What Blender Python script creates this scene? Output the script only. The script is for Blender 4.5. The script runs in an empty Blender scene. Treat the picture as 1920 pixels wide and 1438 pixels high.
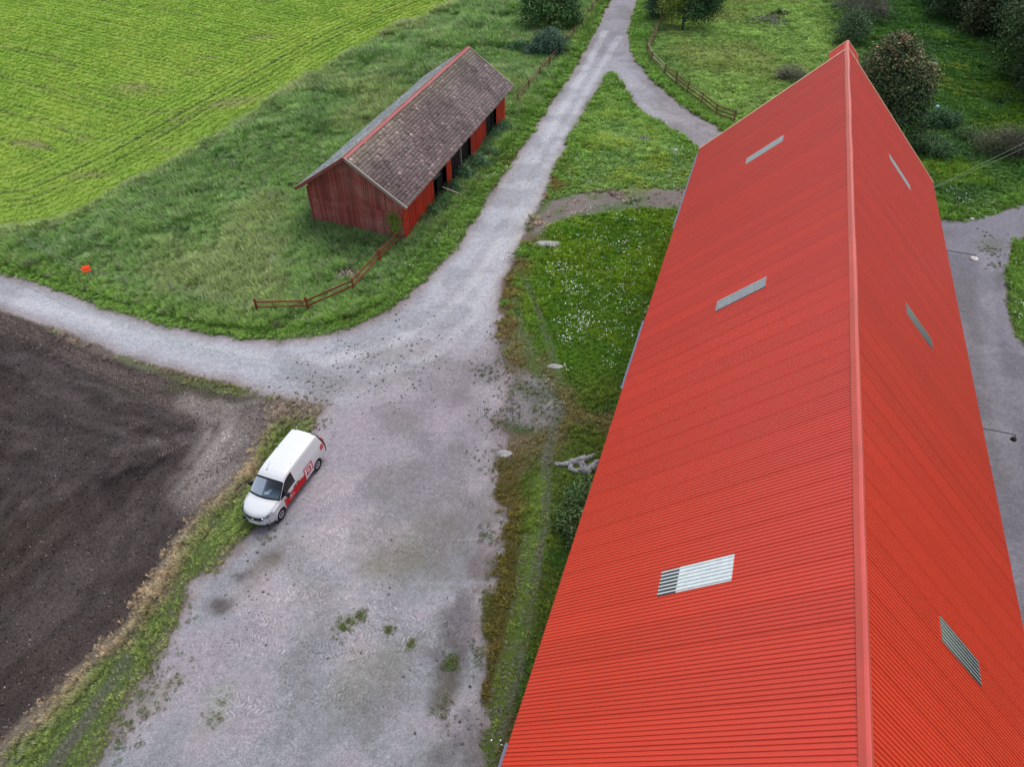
import bpy, math, random
import numpy as np
from mathutils import Vector
random.seed(7); rng = np.random.default_rng(7)
SC = bpy.context.scene
COL = SC.collection
R = math.radians
# ------------------------------------------------------------------ camera, sky, sun, exposure
F, TH, RO, HC = 1349.986, 0.747968, 0.007729, 27.5
cam_d = bpy.data.cameras.new('camera'); cam = bpy.data.objects.new('camera', cam_d); COL.objects.link(cam)
cam_d.sensor_width = 36; cam_d.lens = F/1920*36; cam_d.clip_end = 3000; cam_d.clip_start = 0.1
cam.location = (0, 0, HC); cam.rotation_mode = 'XYZ'
from mathutils import Matrix
cam.matrix_world = Matrix.Translation((0, 0, HC)) @ Matrix.Rotation(math.pi/2-TH, 4, 'X') @ Matrix.Rotation(RO, 4, 'Z')
SC.camera = cam
SUN_AZ, SUN_EL = R(28), R(62)          # azimuth measured clockwise from +Y
w = bpy.data.worlds.new('World'); SC.world = w; w.use_nodes = True
wn = w.node_tree; bg = wn.nodes['Background']
sky = wn.nodes.new('ShaderNodeTexSky'); sky.sky_type = 'NISHITA'; sky.sun_disc = False
sky.sun_elevation = SUN_EL; sky.sun_rotation = SUN_AZ; sky.dust_density = 3.0; sky.altitude = 0
hs = wn.nodes.new('ShaderNodeHueSaturation'); hs.inputs['Saturation'].default_value = 0.62
wn.links.new(sky.outputs[0], hs.inputs['Color']); wn.links.new(hs.outputs[0], bg.inputs[0])
bg.inputs[1].default_value = 0.15
sl = bpy.data.lights.new('sun', 'SUN'); sl.energy = 1.2; sl.angle = R(28); sl.color = (1, .96, .9)
so = bpy.data.objects.new('sun', sl); COL.objects.link(so)
sd_ = Vector((math.sin(SUN_AZ)*math.cos(SUN_EL), math.cos(SUN_AZ)*math.cos(SUN_EL), math.sin(SUN_EL)))
so.rotation_euler = (-sd_).to_track_quat('-Z', 'Y').to_euler()
SC.view_settings.view_transform = 'Standard'; SC.view_settings.look = 'None'
SC.view_settings.gamma = 1; SC.view_settings.use_curve_mapping = False
SC.view_settings.exposure = 0.44
SC.render.engine = 'CYCLES'

# ------------------------------------------------------------------ maths
def G(u, v, z=0.0):
    "the point of the place, at height z, that the photograph shows at pixel (u, v)"
    c, s = math.cos(TH), math.sin(TH); cr, sr = math.cos(RO), math.sin(RO)
    a, b = u-960, v-719; a, b = a*cr+b*sr, -a*sr+b*cr
    d = (a/F, c-b/F*s, -s-b/F*c); t = (z-HC)/d[2]
    return Vector((t*d[0], t*d[1], z))
def poly(pts): return np.array([[*G(u, v)[:2]] for u, v in pts])
YAW = 0.31597; RX, RY = math.sin(YAW), math.cos(YAW)
RV = np.array([RX, RY]); QV = np.array([RY, -RX])
BO = np.array([19.659, 44.638]); SO = np.array([-11.279, 44.923])
def seg_dist(X, Y, P, closed):
    n = len(P); best = np.full(X.shape, 1e9); ins = np.zeros(X.shape, bool)
    for i in range(n if closed else n-1):
        x0, y0 = P[i]; x1, y1 = P[(i+1) % n]; dx, dy = x1-x0, y1-y0
        t = np.clip(((X-x0)*dx+(Y-y0)*dy)/(dx*dx+dy*dy+1e-9), 0, 1)
        best = np.minimum(best, (X-x0-t*dx)**2+(Y-y0-t*dy)**2)
        if closed: ins ^= ((y0 > Y) != (y1 > Y)) & (X < dx*(Y-y0)/(dy if abs(dy) > 1e-9 else 1e-9)+x0)
    best = np.sqrt(best)
    return np.where(ins, best, -best) if closed else best
def smooth(P, n=4, closed=True):
    P = np.array(P, float); m = len(P); out = []
    for i in range(m if closed else m-1):
        if closed: a, b, c, d = P[i-1], P[i], P[(i+1) % m], P[(i+2) % m]
        else: a, b, c, d = P[max(i-1, 0)], P[i], P[i+1], P[min(i+2, m-1)]
        for k in range(n):
            t = k/n
            out.append(.5*((2*b)+(-a+c)*t+(2*a-5*b+4*c-d)*t*t+(-a+3*b-3*c+d)*t**3))
    if not closed: out.append(P[-1])
    return np.array(out)
_ng = np.random.default_rng(3).random((4, 256, 256)).astype(np.float32)
def vn(X, Y, s, k=0):
    x = X/s+1000.3+k*17.7; y = Y/s+1000.7+k*9.1
    xi = np.floor(x).astype(int); yi = np.floor(y).astype(int); fx = x-xi; fy = y-yi
    fx = fx*fx*(3-2*fx); fy = fy*fy*(3-2*fy); g = _ng[k % 4]
    a = g[xi & 255, yi & 255]; b = g[(xi+1) & 255, yi & 255]; c = g[xi & 255, (yi+1) & 255]; d = g[(xi+1) & 255, (yi+1) & 255]
    return (a*(1-fx)+b*fx)*(1-fy)+(c*(1-fx)+d*fx)*fy
def fbm(X, Y, s, k=0, o=4):
    r = 0; a = 1; t = 0
    for i in range(o): r = r+a*vn(X, Y, s/2**i, k+i); t += a; a *= .55
    return r/t
def sst(x, a, b): t = np.clip((x-a)/(b-a), 0, 1); return t*t*(3-2*t)
def mixc(C, c2, m): return C*(1-m[..., None])+np.array(c2)*m[..., None]

# ------------------------------------------------------------------ materials
def nodes(name):
    m = bpy.data.materials.new(name); m.use_nodes = True; nt = m.node_tree
    return m, nt, nt.nodes['Principled BSDF']
def N(nt, t, **kw):
    n = nt.nodes.new(t)
    for k, v in kw.items():
        if k in n.inputs.keys(): n.inputs[k].default_value = v
        else: setattr(n, k, v)
    return n
def mix_rgb(nt, a, b, fac, mode='MIX'):
    n = nt.nodes.new('ShaderNodeMix'); n.data_type = 'RGBA'; n.blend_type = mode
    for s, v in ((n.inputs[0], fac), (n.inputs[6], a), (n.inputs[7], b)):
        if hasattr(v, 'links') or isinstance(v, bpy.types.NodeSocket): nt.links.new(v, s)
        else: s.default_value = v if not isinstance(v, tuple) or len(v) == 4 else (*v, 1)
    return n.outputs[2]
def math_n(nt, op, a, b=0.0, c=None):
    n = nt.nodes.new('ShaderNodeMath'); n.operation = op
    for i, v in enumerate((a, b) if c is None else (a, b, c)):
        if isinstance(v, bpy.types.NodeSocket): nt.links.new(v, n.inputs[i])
        else: n.inputs[i].default_value = v
    return n.outputs[0]
def ramp(nt, src, lo, hi, a=0.0, b=1.0):
    n = nt.nodes.new('ShaderNodeMapRange'); n.clamp = True
    nt.links.new(src, n.inputs[0]); n.inputs[1].default_value = lo; n.inputs[2].default_value = hi
    n.inputs[3].default_value = a; n.inputs[4].default_value = b
    return n.outputs[0]
def noise(nt, scale, detail=4, vec=None, rough=.6):
    n = N(nt, 'ShaderNodeTexNoise', Scale=scale, Detail=detail, Roughness=rough)
    if vec is not None: nt.links.new(vec, n.inputs['Vector'])
    return n.outputs[0]
def simple(name, col, rough=.6, spec=.5, var=.15, scale=3.0, bump=0.0, metal=0.0, coat=0.0, stretch=None, attr=None, col2=None, fine=0):
    m, nt, b = nodes(name)
    tc = nt.nodes.new('ShaderNodeTexCoord'); vec = tc.outputs['Object']
    if stretch:
        mp = N(nt, 'ShaderNodeMapping'); mp.inputs['Scale'].default_value = stretch
        nt.links.new(vec, mp.inputs[0]); vec = mp.outputs[0]
    n = noise(nt, scale, 5, vec)
    c = (*col, 1)
    if attr:
        at = nt.nodes.new('ShaderNodeAttribute'); at.attribute_name = attr
        c = mix_rgb(nt, c, at.outputs['Color'], 1.0, 'MULTIPLY')
    if col2: c = mix_rgb(nt, c, (*col2, 1), ramp(nt, n, .45, .7))
    v = ramp(nt, n, .3, .7, 1-var, 1+var)
    cc = nt.nodes.new('ShaderNodeCombineColor')
    for i in range(3): nt.links.new(v, cc.inputs[i])
    c = mix_rgb(nt, c, cc.outputs[0], 1.0, 'MULTIPLY')
    nt.links.new(c, b.inputs['Base Color'])
    b.inputs['Roughness'].default_value = rough; b.inputs['Specular IOR Level'].default_value = spec
    b.inputs['Metallic'].default_value = metal; b.inputs['Coat Weight'].default_value = coat
    if bump:
        bp = N(nt, 'ShaderNodeBump', Strength=1.0, Distance=bump)
        nt.links.new(noise(nt, scale*(fine or 4), 4, vec), bp.inputs['Height']); nt.links.new(bp.outputs[0], b.inputs['Normal'])
    return m

# ------------------------------------------------------------------ object helpers
def tag(o, label=None, cat=None, group=None, kind=None):
    if label: o['label'] = label
    if cat: o['category'] = cat
    if group: o['group'] = group
    if kind: o['kind'] = kind
    return o
def link(o, parent=None):
    COL.objects.link(o)
    if parent is not None: o.parent = parent
    return o
def empty(name, loc=(0, 0, 0), rz=0.0):
    o = bpy.data.objects.new(name, None); o.empty_display_size = .3; o.location = loc; o.rotation_euler = (0, 0, rz)
    return link(o)
def mesh_np(name, V, Fq, mats=(), smooth_sh=False, fmat=None, attrs=None):
    "mesh from arrays; faces all of one size, or a list of lists"
    me = bpy.data.meshes.new(name)
    if isinstance(Fq, np.ndarray):
        nv, nf, k = len(V), len(Fq), Fq.shape[1]
        me.vertices.add(nv); me.vertices.foreach_set('co', np.asarray(V, np.float32).ravel())
        me.loops.add(nf*k); me.loops.foreach_set('vertex_index', Fq.astype(np.int32).ravel())
        me.polygons.add(nf); me.polygons.foreach_set('loop_start', np.arange(0, nf*k, k, dtype=np.int32))
        me.update(calc_edges=True)
    else:
        me.from_pydata([tuple(map(float, v)) for v in V], [], [list(map(int, f)) for f in Fq]); me.update()
    for m in mats: me.materials.append(m)
    if fmat is not None: me.polygons.foreach_set('material_index', np.asarray(fmat, np.int32))
    if smooth_sh: me.polygons.foreach_set('use_smooth', np.ones(len(me.polygons), bool))
    for an, (dom, typ, arr) in (attrs or {}).items():
        a = me.attributes.new(an, typ, dom)
        arr = np.asarray(arr, np.float32)
        if typ == 'FLOAT_COLOR':
            if arr.shape[1] == 3: arr = np.concatenate([arr, np.ones((len(arr), 1), np.float32)], 1)
            a.data.foreach_set('color', arr.ravel())
        elif typ == 'FLOAT_VECTOR': a.data.foreach_set('vector', arr.ravel())
        else: a.data.foreach_set('value', arr.ravel())
    return me
class MB:
    "collects simple solids, then links them as one mesh object"
    def __init__(s): s.V = []; s.F = []; s.M = []
    def add(s, V, F, mi=0):
        o = len(s.V); s.V += [tuple(v) for v in V]; s.F += [[o+i for i in f] for f in F]; s.M += [mi]*len(F)
    def box(s, c, d, rz=0.0, mi=0, M=None):
        hx, hy, hz = d[0]/2, d[1]/2, d[2]/2; V = []
        for z in (-hz, hz):
            for x, y in ((-hx, -hy), (hx, -hy), (hx, hy), (-hx, hy)):
                p = Vector((x, y, z))
                if M is not None: p = M @ p
                ca, sa = math.cos(rz), math.sin(rz)
                V.append((c[0]+p.x*ca-p.y*sa, c[1]+p.x*sa+p.y*ca, c[2]+p.z))
        s.add(V, [(3, 2, 1, 0), (4, 5, 6, 7), (0, 1, 5, 4), (1, 2, 6, 5), (2, 3, 7, 6), (3, 0, 4, 7)], mi)
    def bar(s, a, b, w_, h_, mi=0, up=Vector((0, 0, 1))):
        a = Vector(a); b = Vector(b); d = (b-a).normalized(); sx = d.cross(up)
        if sx.length < 1e-4: sx = d.cross(Vector((1, 0, 0)))
        sx.normalize(); sy = sx.cross(d)
        V = [p+sx*(i*w_/2)+sy*(j*h_/2) for p in (a, b) for i, j in ((-1, -1), (1, -1), (1, 1), (-1, 1))]
        s.add(V, [(3, 2, 1, 0), (4, 5, 6, 7), (0, 1, 5, 4), (1, 2, 6, 5), (2, 3, 7, 6), (3, 0, 4, 7)], mi)
    def tube(s, pts, rad, n=6, mi=0):
        pts = [Vector(p) for p in pts]; rad = rad if hasattr(rad, '__len__') else [rad]*len(pts)
        V = []; F_ = []
        for i, p in enumerate(pts):
            d = (pts[min(i+1, len(pts)-1)]-pts[max(i-1, 0)]).normalized()
            u = d.cross(Vector((0, 0, 1)));  u = u if u.length > .05 else d.cross(Vector((1, 0, 0))); u.normalize(); v = d.cross(u)
            V += [p+(u*math.cos(2*math.pi*k/n)+v*math.sin(2*math.pi*k/n))*rad[i] for k in range(n)]
        for i in range(len(pts)-1):
            for k in range(n): F_.append((i*n+k, i*n+(k+1) % n, (i+1)*n+(k+1) % n, (i+1)*n+k))
        F_.append(list(range(n-1, -1, -1))); F_.append([(len(pts)-1)*n+k for k in range(n)])
        s.add(V, F_, mi)
    def lathe(s, prof, n=20, c=(0, 0, 0), axis='z', mi=0):
        V = []; F_ = []
        for r, h in prof:
            for k in range(n):
                a = 2*math.pi*k/n
                if axis == 'z': V.append((c[0]+r*math.cos(a), c[1]+r*math.sin(a), c[2]+h))
                else: V.append((c[0]+r*math.cos(a), c[1]+h, c[2]+r*math.sin(a)))
        for i in range(len(prof)-1):
            for k in range(n):
                F_.append((i*n+k, i*n+(k+1) % n, (i+1)*n+(k+1) % n, (i+1)*n+k))
        F_.append([k for k in range(n)][::-1]); F_.append([(len(prof)-1)*n+k for k in range(n)])
        s.add(V, F_, mi)
    def build(s, name, mats, parent=None, sm=False):
        mats = mats if isinstance(mats, (list, tuple)) else [mats]
        me = bpy.data.meshes.new(name); me.from_pydata(s.V, [], s.F); me.update()
        for m in mats: me.materials.append(m)
        me.polygons.foreach_set('material_index', s.M)
        if sm: me.polygons.foreach_set('use_smooth', [True]*len(s.F))
        return link(bpy.data.objects.new(name, me), parent)
def obj(name, me, parent=None, loc=None): 
    o = bpy.data.objects.new(name, me)
    if loc is not None: o.location = loc
    return link(o, parent)

# ------------------------------------------------------------------ the ground: outlines of its regions
P_road = smooth(poly([(-160, 470), (0, 512), (60, 530), (150, 560), (250, 597), (330, 617), (400, 629), (500, 639), (560, 634), (640, 619), (700, 596), (760, 558),
    (800, 520), (850, 470), (890, 410), (930, 350), (970, 290), (1010, 230), (1050, 170), (1085, 115), (1110, 70), (1135, 20), (1150, -12), (1165, -50), (1240, -50), (1200, -8),
    (1182, 55), (1186, 95), (1208, 132), (1242, 168), (1290, 205), (1330, 230), (1362, 250), (1420, 285), (1390, 330), (1310, 276), (1250, 238), (1200, 207), (1170, 168), (1148, 138),
    (1120, 172), (1090, 220), (1060, 280), (1040, 320), (1022, 368), (1000, 405), (978, 450), (955, 500), (935, 560), (930, 620), (860, 700), (760, 760), (640, 770), (560, 752), (480, 734), (430, 716), (330, 696), (230, 666),
    (130, 626), (0, 584), (-160, 540)]), 3)
P_yard = smooth(poly([(480, 734), (560, 700), (700, 640), (860, 590), (932, 590), (930, 660), (942, 720), (952, 780), (940, 825), (925, 860), (930, 900), (932, 1000), (926, 1100),
    (916, 1200), (905, 1300), (890, 1380), (878, 1460), (860, 1700), (60, 1700), (178, 1445), (212, 1370), (244, 1310), (272, 1250), (300, 1195), (352, 1110), (402, 1050), (440, 1012),
    (475, 985), (520, 940), (575, 860), (600, 800), (604, 762), (560, 742)]), 3)
P_spur = smooth(poly([(935, 640), (960, 690), (1010, 700), (1060, 738), (1110, 765), (1160, 768), (1180, 840), (1100, 812), (1040, 808), (985, 818), (935, 822), (925, 740)]), 3)
P_track = smooth(poly([(985, 440), (1010, 405), (1040, 378), (1100, 364), (1180, 358), (1300, 360), (1300, 384), (1180, 388), (1100, 399), (1050, 412), (1000, 442)]), 3)
P_east = smooth(poly([(1700, 420), (1765, 412), (1800, 416), (1850, 406), (1920, 384), (2060, 340), (2060, 420), (1925, 438), (1893, 478), (1883, 540), (1893, 595), (1925, 650), (2060, 760), (2300, 1500), (1500, 1500)]), 3)
P_soil = smooth(poly([(-400, 480), (-160, 545), (0, 586), (60, 604), (130, 642), (230, 680), (330, 712), (420, 738), (478, 742), (500, 758), (492, 800), (455, 868), (425, 905), (395, 932), (365, 962), (325, 1010), (298, 1060),
    (268, 1102), (232, 1168), (180, 1212), (122, 1270), (60, 1332), (-20, 1410), (-300, 1700), (-1200, 1700), (-1200, 900)]), 3)
P_crop = smooth(poly([(-500, 470), (-160, 452), (0, 436), (60, 429), (120, 409), (200, 372), (300, 322), (400, 263), (480, 211), (560, 164), (640, 112), (740, 58), (860, 6), (960, -40), (1100, -110), (1100, -300), (-900, -300), (-900, 300)]), 3)
L_verge = poly([(515, 800), (490, 850), (440, 930), (400, 980), (350, 1040), (310, 1110), (260, 1180), (210, 1240), (150, 1320), (80, 1400), (0, 1500)])

RUT_PX = [[(985, 520), (1010, 590), (1035, 660), (1050, 720)], [(965, 560), (985, 640), (1010, 710)], [(1052, 760), (1035, 820), (1025, 870), (1022, 960), (1005, 1060), (985, 1160), (960, 1280), (925, 1400), (905, 1470)],
          [(990, 1010), (975, 1090), (955, 1200), (925, 1320), (890, 1440)], [(240, 1235), (202, 1290), (160, 1350), (105, 1425), (40, 1500)]]
RUTS = [smooth(poly(q), 4, False) for q in RUT_PX]
xs = np.concatenate([np.array([-900, -500, -300, -200, -140, -110, -92]), np.arange(-78, 84, .25), np.array([98, 120, 150, 220, 320, 520, 900])])
ys = np.concatenate([np.array([-900, -400, -150, -60, -25, -8, 0]), np.arange(7, 122, .25), np.array([130, 145, 170, 220, 320, 520, 900])])
GX, GY = np.meshgrid(xs, ys)
def fields(X, Y):
    f = {}
    f['road'] = seg_dist(X, Y, P_road, True); f['yard'] = seg_dist(X, Y, P_yard, True)
    f['east'] = seg_dist(X, Y, P_east, True); f['spur'] = seg_dist(X, Y, P_spur, True)-2.2*sst(X, 1.8, 4.2)
    f['track'] = seg_dist(X, Y, P_track, True)
    f['soil'] = seg_dist(X, Y, P_soil, True); f['crop'] = seg_dist(X, Y, P_crop, True)
    f['yard'] = f['yard']+((fbm(X, Y, 2.4, 1)-.5)*1.9+(fbm(X, Y, .7, 3)-.5)*.8)*sst(-np.abs(f['yard']), -3, -1)
    f['road'] = f['road']+((fbm(X, Y, 1.8, 2)-.5)*.5+(fbm(X, Y, .6, 0)-.5)*.25)*sst(-np.abs(f['road']), -2, -.5)
    f['east'] = f['east']+(fbm(X, Y, 1.8, 0)-.5)*.7*sst(-np.abs(f['east']), -2, -.5)
    f['gravel'] = np.maximum(np.maximum(f['road'], f['yard']), f['east'])
    f['soil'] = np.minimum(f['soil'], -f['gravel'])
    # the footprints of the two barns
    for k, O, a0, a1, hw in (('barn', BO, -46.5, -.3, 7.0), ('shed', SO, .64, 22.4, 3.63)):
        a = (X-O[0])*RX+(Y-O[1])*RY; b = (X-O[0])*RY-(Y-O[1])*RX
        f[k] = np.minimum(np.minimum(a-a0, a1-a), hw-np.abs(b)); f[k+'a'] = a; f[k+'b'] = b
    return f
def blob(X, Y, u, v, r, rx=1.0, ang=0.0, k=0, soft=.5):
    "a ragged patch of ground round the spot shown at (u, v); r in metres"
    c = G(u, v); dx = X-c.x; dy = Y-c.y; ca, sa = math.cos(ang), math.sin(ang)
    x = (dx*ca+dy*sa)/rx; y = -dx*sa+dy*ca
    d = np.sqrt(x*x+y*y)/r+(fbm(X, Y, max(.5, r*.8), k, 4)-.5)*1.4+(fbm(X, Y, .6, k+1, 2)-.5)*.9
    return 1-sst(d, 1-soft, 1+soft)
def grass_col(X, Y, f):
    n1 = fbm(X, Y, 9, 0); n2 = fbm(X, Y, 3, 1); n3 = fbm(X, Y, 1.0, 2)
    C = np.ones(X.shape+(3,))*np.array([.122, .222, .072])
    C = mixc(C, (.190, .240, .110), sst(n1, .46, .62)*.55)                   # paler, drier stretches
    C = mixc(C, (.080, .165, .060), sst(n2, .52, .68)*.6)
    a, b = f['barna'], f['barnb']
    west = sst(-(X+3), -6, 2)
    # pasture north of the drive
    m = sst(X, 15, 20)*sst(Y, 55, 62)*sst(8-b-0*a, -3, 3)*sst(a, -14, -8)
    C = mixc(C, (.180, .285, .085), m*.9); C = mixc(C, (.200, .225, .095), m*sst(fbm(X, Y, 7, 3), .50, .66)*sst(Y, 66, 84)*.5)
    # dark rough meadow east of the barn
    m = np.maximum(sst(b, 2, 8)*sst(a, -3, 1), sst(X, 34, 46)*sst(b, 0, 3))
    C = mixc(C, (.048, .125, .022), m*.97); C = mixc(C, (.105, .190, .012), m*sst(fbm(X, Y, 6, 2), .5, .66)*.6); C = mixc(C, (.050, .120, .040), m*sst(fbm(X, Y, 4, 0), .52, .62)*.6)
    # triangle of lawn between the drives and the lawn along the barn
    tri = seg_dist(X, Y, poly([(1148, 145), (1300, 265), (1420, 300), (1320, 362), (1035, 372), (1065, 300)]), True)
    m = sst(tri, -.6, .6); C = mixc(C, (.160, .270, .080), m); C = mixc(C, (.195, .275, .045), m*sst(n2, .5, .62)*.7); C = mixc(C, (.08, .18, .05), m*sst(n3, .55, .7)*.6)
    lawn = seg_dist(X, Y, poly([(990, 430), (1060, 408), (1180, 390), (1330, 390), (1250, 760), (1150, 765), (1060, 735), (1000, 660), (960, 600), (965, 510)]), True)
    m = sst(lawn, -.8, .8); C = mixc(C, (.080, .175, .012), m); C = mixc(C, (.120, .215, .012), m*sst(n2, .48, .6)*.8); C = mixc(C, (.04, .12, .012), m*sst(n3, .55, .7)*.6)
    # strip along the barn, south
    st = sst(X, -3, 1.0)*sst(31-Y, -1, 3); C = mixc(C, (.080, .130, .020), st); C = mixc(C, (.05, .115, .018), st*sst(n2, .5, .62))
    g = f['gravel']
    ve = sst(g, -3.2, -.8)*(1-st)*sst(Y, 28, 33); C = mixc(C, (.115, .225, .038), ve*.7)
    # rusty moss and bare margin between lawn, yard and road
    mg = sst(np.maximum(f['yard'], f['road']), -2.2, -.3)*sst(X, -2, -.5)*sst(56-Y, -4, 3)
    C = mixc(C, (.150, .105, .045), mg*sst(n3+n2, .92, 1.12)*.9)
    C = mixc(C, (.17, .135, .105), sst(g, -.40, .0)*.8)
    sb = sst(f['soil'], -2.6, -1.6)*sst(Y, 29, 31)*sst(-X, 5, 7)
    C = mixc(C, (.20, .165, .14), sb*(1-.5*sst(n3, .52, .62)))
    C = mixc(C, (.275, .235, .215), sst(f['track']+(n3-.5)*1.0, -.6, .3)*(1-.6*sst(n2, .54, .66)*sst(16-X+0*Y, 0, 3)))
    C = mixc(C, (.30, .28, .29), sst(f['spur']+(n3-.5)*2.4, -.2, .9)*(1-.6*sst(n2, .5, .62)))
    C = mixc(C, (.17, .135, .075), sst(f['spur']+(n3-.5)*3, -2.6, -.8)*(1-sst(f['spur'], -.2, .8))*.65)
    # verge west of the yard: straw along the ploughland, green beyond, wheel ruts
    lv = seg_dist(X, Y, L_verge, False); lm = 1-sst(lv, 3.5, 4.6); lm *= sst(26-X, 0, 1)*sst(-X, 4, 6)*sst(34-Y, -1, 1)
    C = mixc(C, (.135, .200, .060), lm)
    C = mixc(C, (.255, .215, .160), lm*sst(f['soil']+(n3-.5)*1.4, -1.5, -.3)*sst(27-Y, -2, 3))
    C = mixc(C, (.21, .17, .14), lm*sst(f['yard']+(n3-.5)*1.0, -.8, -.15)*.8)
    for (u, v, r, rx, an) in ((455, 800, 1.2, 2.2, .8), (545, 765, 1.0, 1.6, 0)):
        C = mixc(C, (.22, .185, .165), blob(X, Y, u, v, r, rx, an)*.85)
    for k_, L in enumerate(RUTS):
        d = seg_dist(X, Y, L, False)+(n3-.5)*.35; cz_ = [(.12, .18, .05), (.12, .18, .05), (.21, .205, .17), (.14, .18, .07), (.15, .14, .12)][k_]
        C = mixc(C, cz_, (1-sst(d, .14, .40))*(.35+.45*sst(n2, .4, .55)))
    for L, cz_, w_ in (([(950, 880), (950, 1000), (945, 1100), (930, 1200), (915, 1300), (900, 1400)], (.105, .088, .022), .9), ([(1012, 900), (1000, 1000), (985, 1100), (965, 1200), (940, 1310), (905, 1440)], (.135, .215, .035), .5)):
        d = seg_dist(X, Y, smooth(poly(L), 4, False), False)+(n3-.5)*.5; C = mixc(C, cz_, (1-sst(d, w_*.5, w_))*.8)
    hd = 1-sst(-f['crop'], .3, 1.6); C = mixc(C, (.20, .21, .11), hd*sst(-f['crop'], -.5, .2)*.35)
    C = mixc(C, (.17, .13, .08), blob(X, Y, 380, 715, .9, 3.0, -.25)*.5)
    return C*(0.80+.4*n3)[..., None]
def gravel_col(X, Y, f):
    n1 = fbm(X, Y, 7, 1); n2 = fbm(X, Y, 2.2, 2); n3 = fbm(X, Y, .8, 3)
    C = np.ones(X.shape+(3,))*np.array([.350, .332, .366])
    road = sst(f['road'], -.5, 1.2)*(1-.7*sst(np.minimum(f['yard'], 3), .3, 3))
    C = mixc(C, (.400, .425, .455), road*.9)
    C = mixc(C, (.385, .345, .365), sst(n1, .5, .64)*.55*(1-road))
    C = mixc(C, (.345, .375, .395), sst(25-Y, 0, 9)*sst(n2+.35*n1, .55, .75)*.8)
    C = mixc(C, (.215, .212, .240), sst(f['east'], -.5, .5))
    C = mixc(C, (.300, .290, .305), sst(n3, .52, .66)*.40*(1-sst(f['east'], -1, 0)))
    C = mixc(C, (.245, .235, .215), sst(n2, .60, .70)*.30*(1-road)*(1-sst(f['east'], -1, 0)))
    # far branch is browner and darker
    C = mixc(C, (.265, .248, .256), sst(X, 11, 15)*sst(Y, 55, 60)*.9*(1-sst(f['east'], -1, 0)))
    C = mixc(C, (.245, .238, .262), sst(Y, 62, 90)*.85*(1-sst(f['east'], -1, 0)))
    # wheel tracks, stains and mossy spots with a shape of their own
    for (u, v, r, rx, an, col, m) in ((498, 1062, .62, 2.0, 1.0, (.19, .16, .13), .8), (418, 1135, .35, 1.4, 0, (.12, .105, .10), .9), (452, 1083, .30, 1.2, 0, (.12, .11, .11), .9), (448, 1134, .2, 1.3, 0, (.16, .14, .13), .8),
            (855, 1180, .75, 2.6, 1.45, (.15, .14, .15), .85), (838, 1290, .50, 3.2, 1.5, (.145, .135, .115), .9), (880, 1390, .5, 2.2, 1.4, (.15, .145, .155), .7), (900, 1050, .6, 2.0, 1.5, (.20, .165, .18), .7), (830, 1400, .45, 1.6, 1.0, (.17, .165, .17), .6),
            (845, 1235, .26, 1.4, 1.4, (.07, .13, .05), .95), (655, 1165, .32, 1.8, .6, (.16, .20, .09), .8), (678, 1155, .2, 1.0, 0, (.11, .17, .05), .9), (729, 1181, .17, 1, 0, (.13, .19, .04), .9), (770, 1205, .15, 1.2, 0, (.12, .18, .05), .9),
            (410, 1335, .55, 1.3, 1, (.26, .30, .22), .5), (405, 1300, .4, 1.2, 1, (.28, .32, .25), .4), (690, 1260, 1.0, 1.4, .6, (.26, .26, .20), .5), (700, 1330, .9, 1.5, 1.1, (.24, .235, .235), .5), (770, 1030, 1.4, 1.8, .2, (.27, .26, .21), .45), (745, 1050, .9, 1.3, 0, (.26, .25, .19), .5),
            (870, 980, 1.3, 1.6, 1.2, (.255, .245, .24), .6), (820, 880, 1.6, 1.8, .3, (.27, .26, .26), .35), (640, 1010, 1.2, 2.2, .15, (.46, .42, .43), .6), (600, 1140, 1.3, 2.6, -.1, (.44, .41, .42), .5), (545, 1095, 1.0, 1.8, .2, (.44, .41, .42), .45), (640, 905, .9, 1.5, 0, (.44, .40, .41), .4),
            (700, 690, 1.7, 2.4, .5, (.30, .285, .27), .5), (620, 700, 1.6, 2.6, .3, (.30, .31, .33), .5), (905, 700, 1.2, 1.8, 1.4, (.25, .235, .24), .5), (330, 1100, .6, 2.2, .9, (.24, .21, .17), .5), (420, 1040, .7, 1.8, .9, (.27, .23, .20), .5), (260, 1330, .6, 3.0, .95, (.27, .24, .20), .6),
            (1860, 460, .7, 1.8, .3, (.13, .15, .09), .5), (1855, 520, .6, 1.5, .2, (.16, .16, .15), .5), (900, 1160, .5, 2.2, 1.45, (.20, .19, .20), .6)):
        C = mixc(C, col, blob(X, Y, u, v, r, rx, an, k=int(u) % 4)*m)
    for L, wd, col, m in (([(1135, 60), (1060, 200), (985, 350), (925, 470), (850, 570), (740, 640), (560, 680), (330, 640), (100, 580), (-60, 545)], .42, (.50, .51, .53), .55),
                          ([(1160, 70), (1090, 190), (1010, 340), (960, 440), (905, 560), (820, 660), (700, 700)], .40, (.47, .48, .50), .5),
                          ([(120, 555), (300, 630), (420, 668), (560, 690)], .5, (.33, .36, .375), .6),
                          ([(1180, 150), (1240, 205), (1330, 262)], .3, (.36, .33, .33), .5), ([(1195, 140), (1262, 200), (1350, 252)], .3, (.25, .235, .24), .5),
                          ([(1100, 150), (1020, 290), (955, 400), (890, 500)], .3, (.34, .35, .38), .6), ([(1850, 480), (1850, 620), (1900, 900)], .6, (.29, .285, .31), .6), ([(1810, 520), (1830, 700), (1870, 900)], .5, (.215, .205, .215), .6)):
        d = seg_dist(X, Y, smooth(poly(L), 4, False), False)
        C = mixc(C, col, (1-sst(d+(n3-.5)*.5, wd*.5, wd*1.4))*m)
    C = mixc(C, (.29, .25, .235), (1-sst(f['gravel'], .1, .8))*.65*(1-sst(f['east'], -1, 0)))
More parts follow.
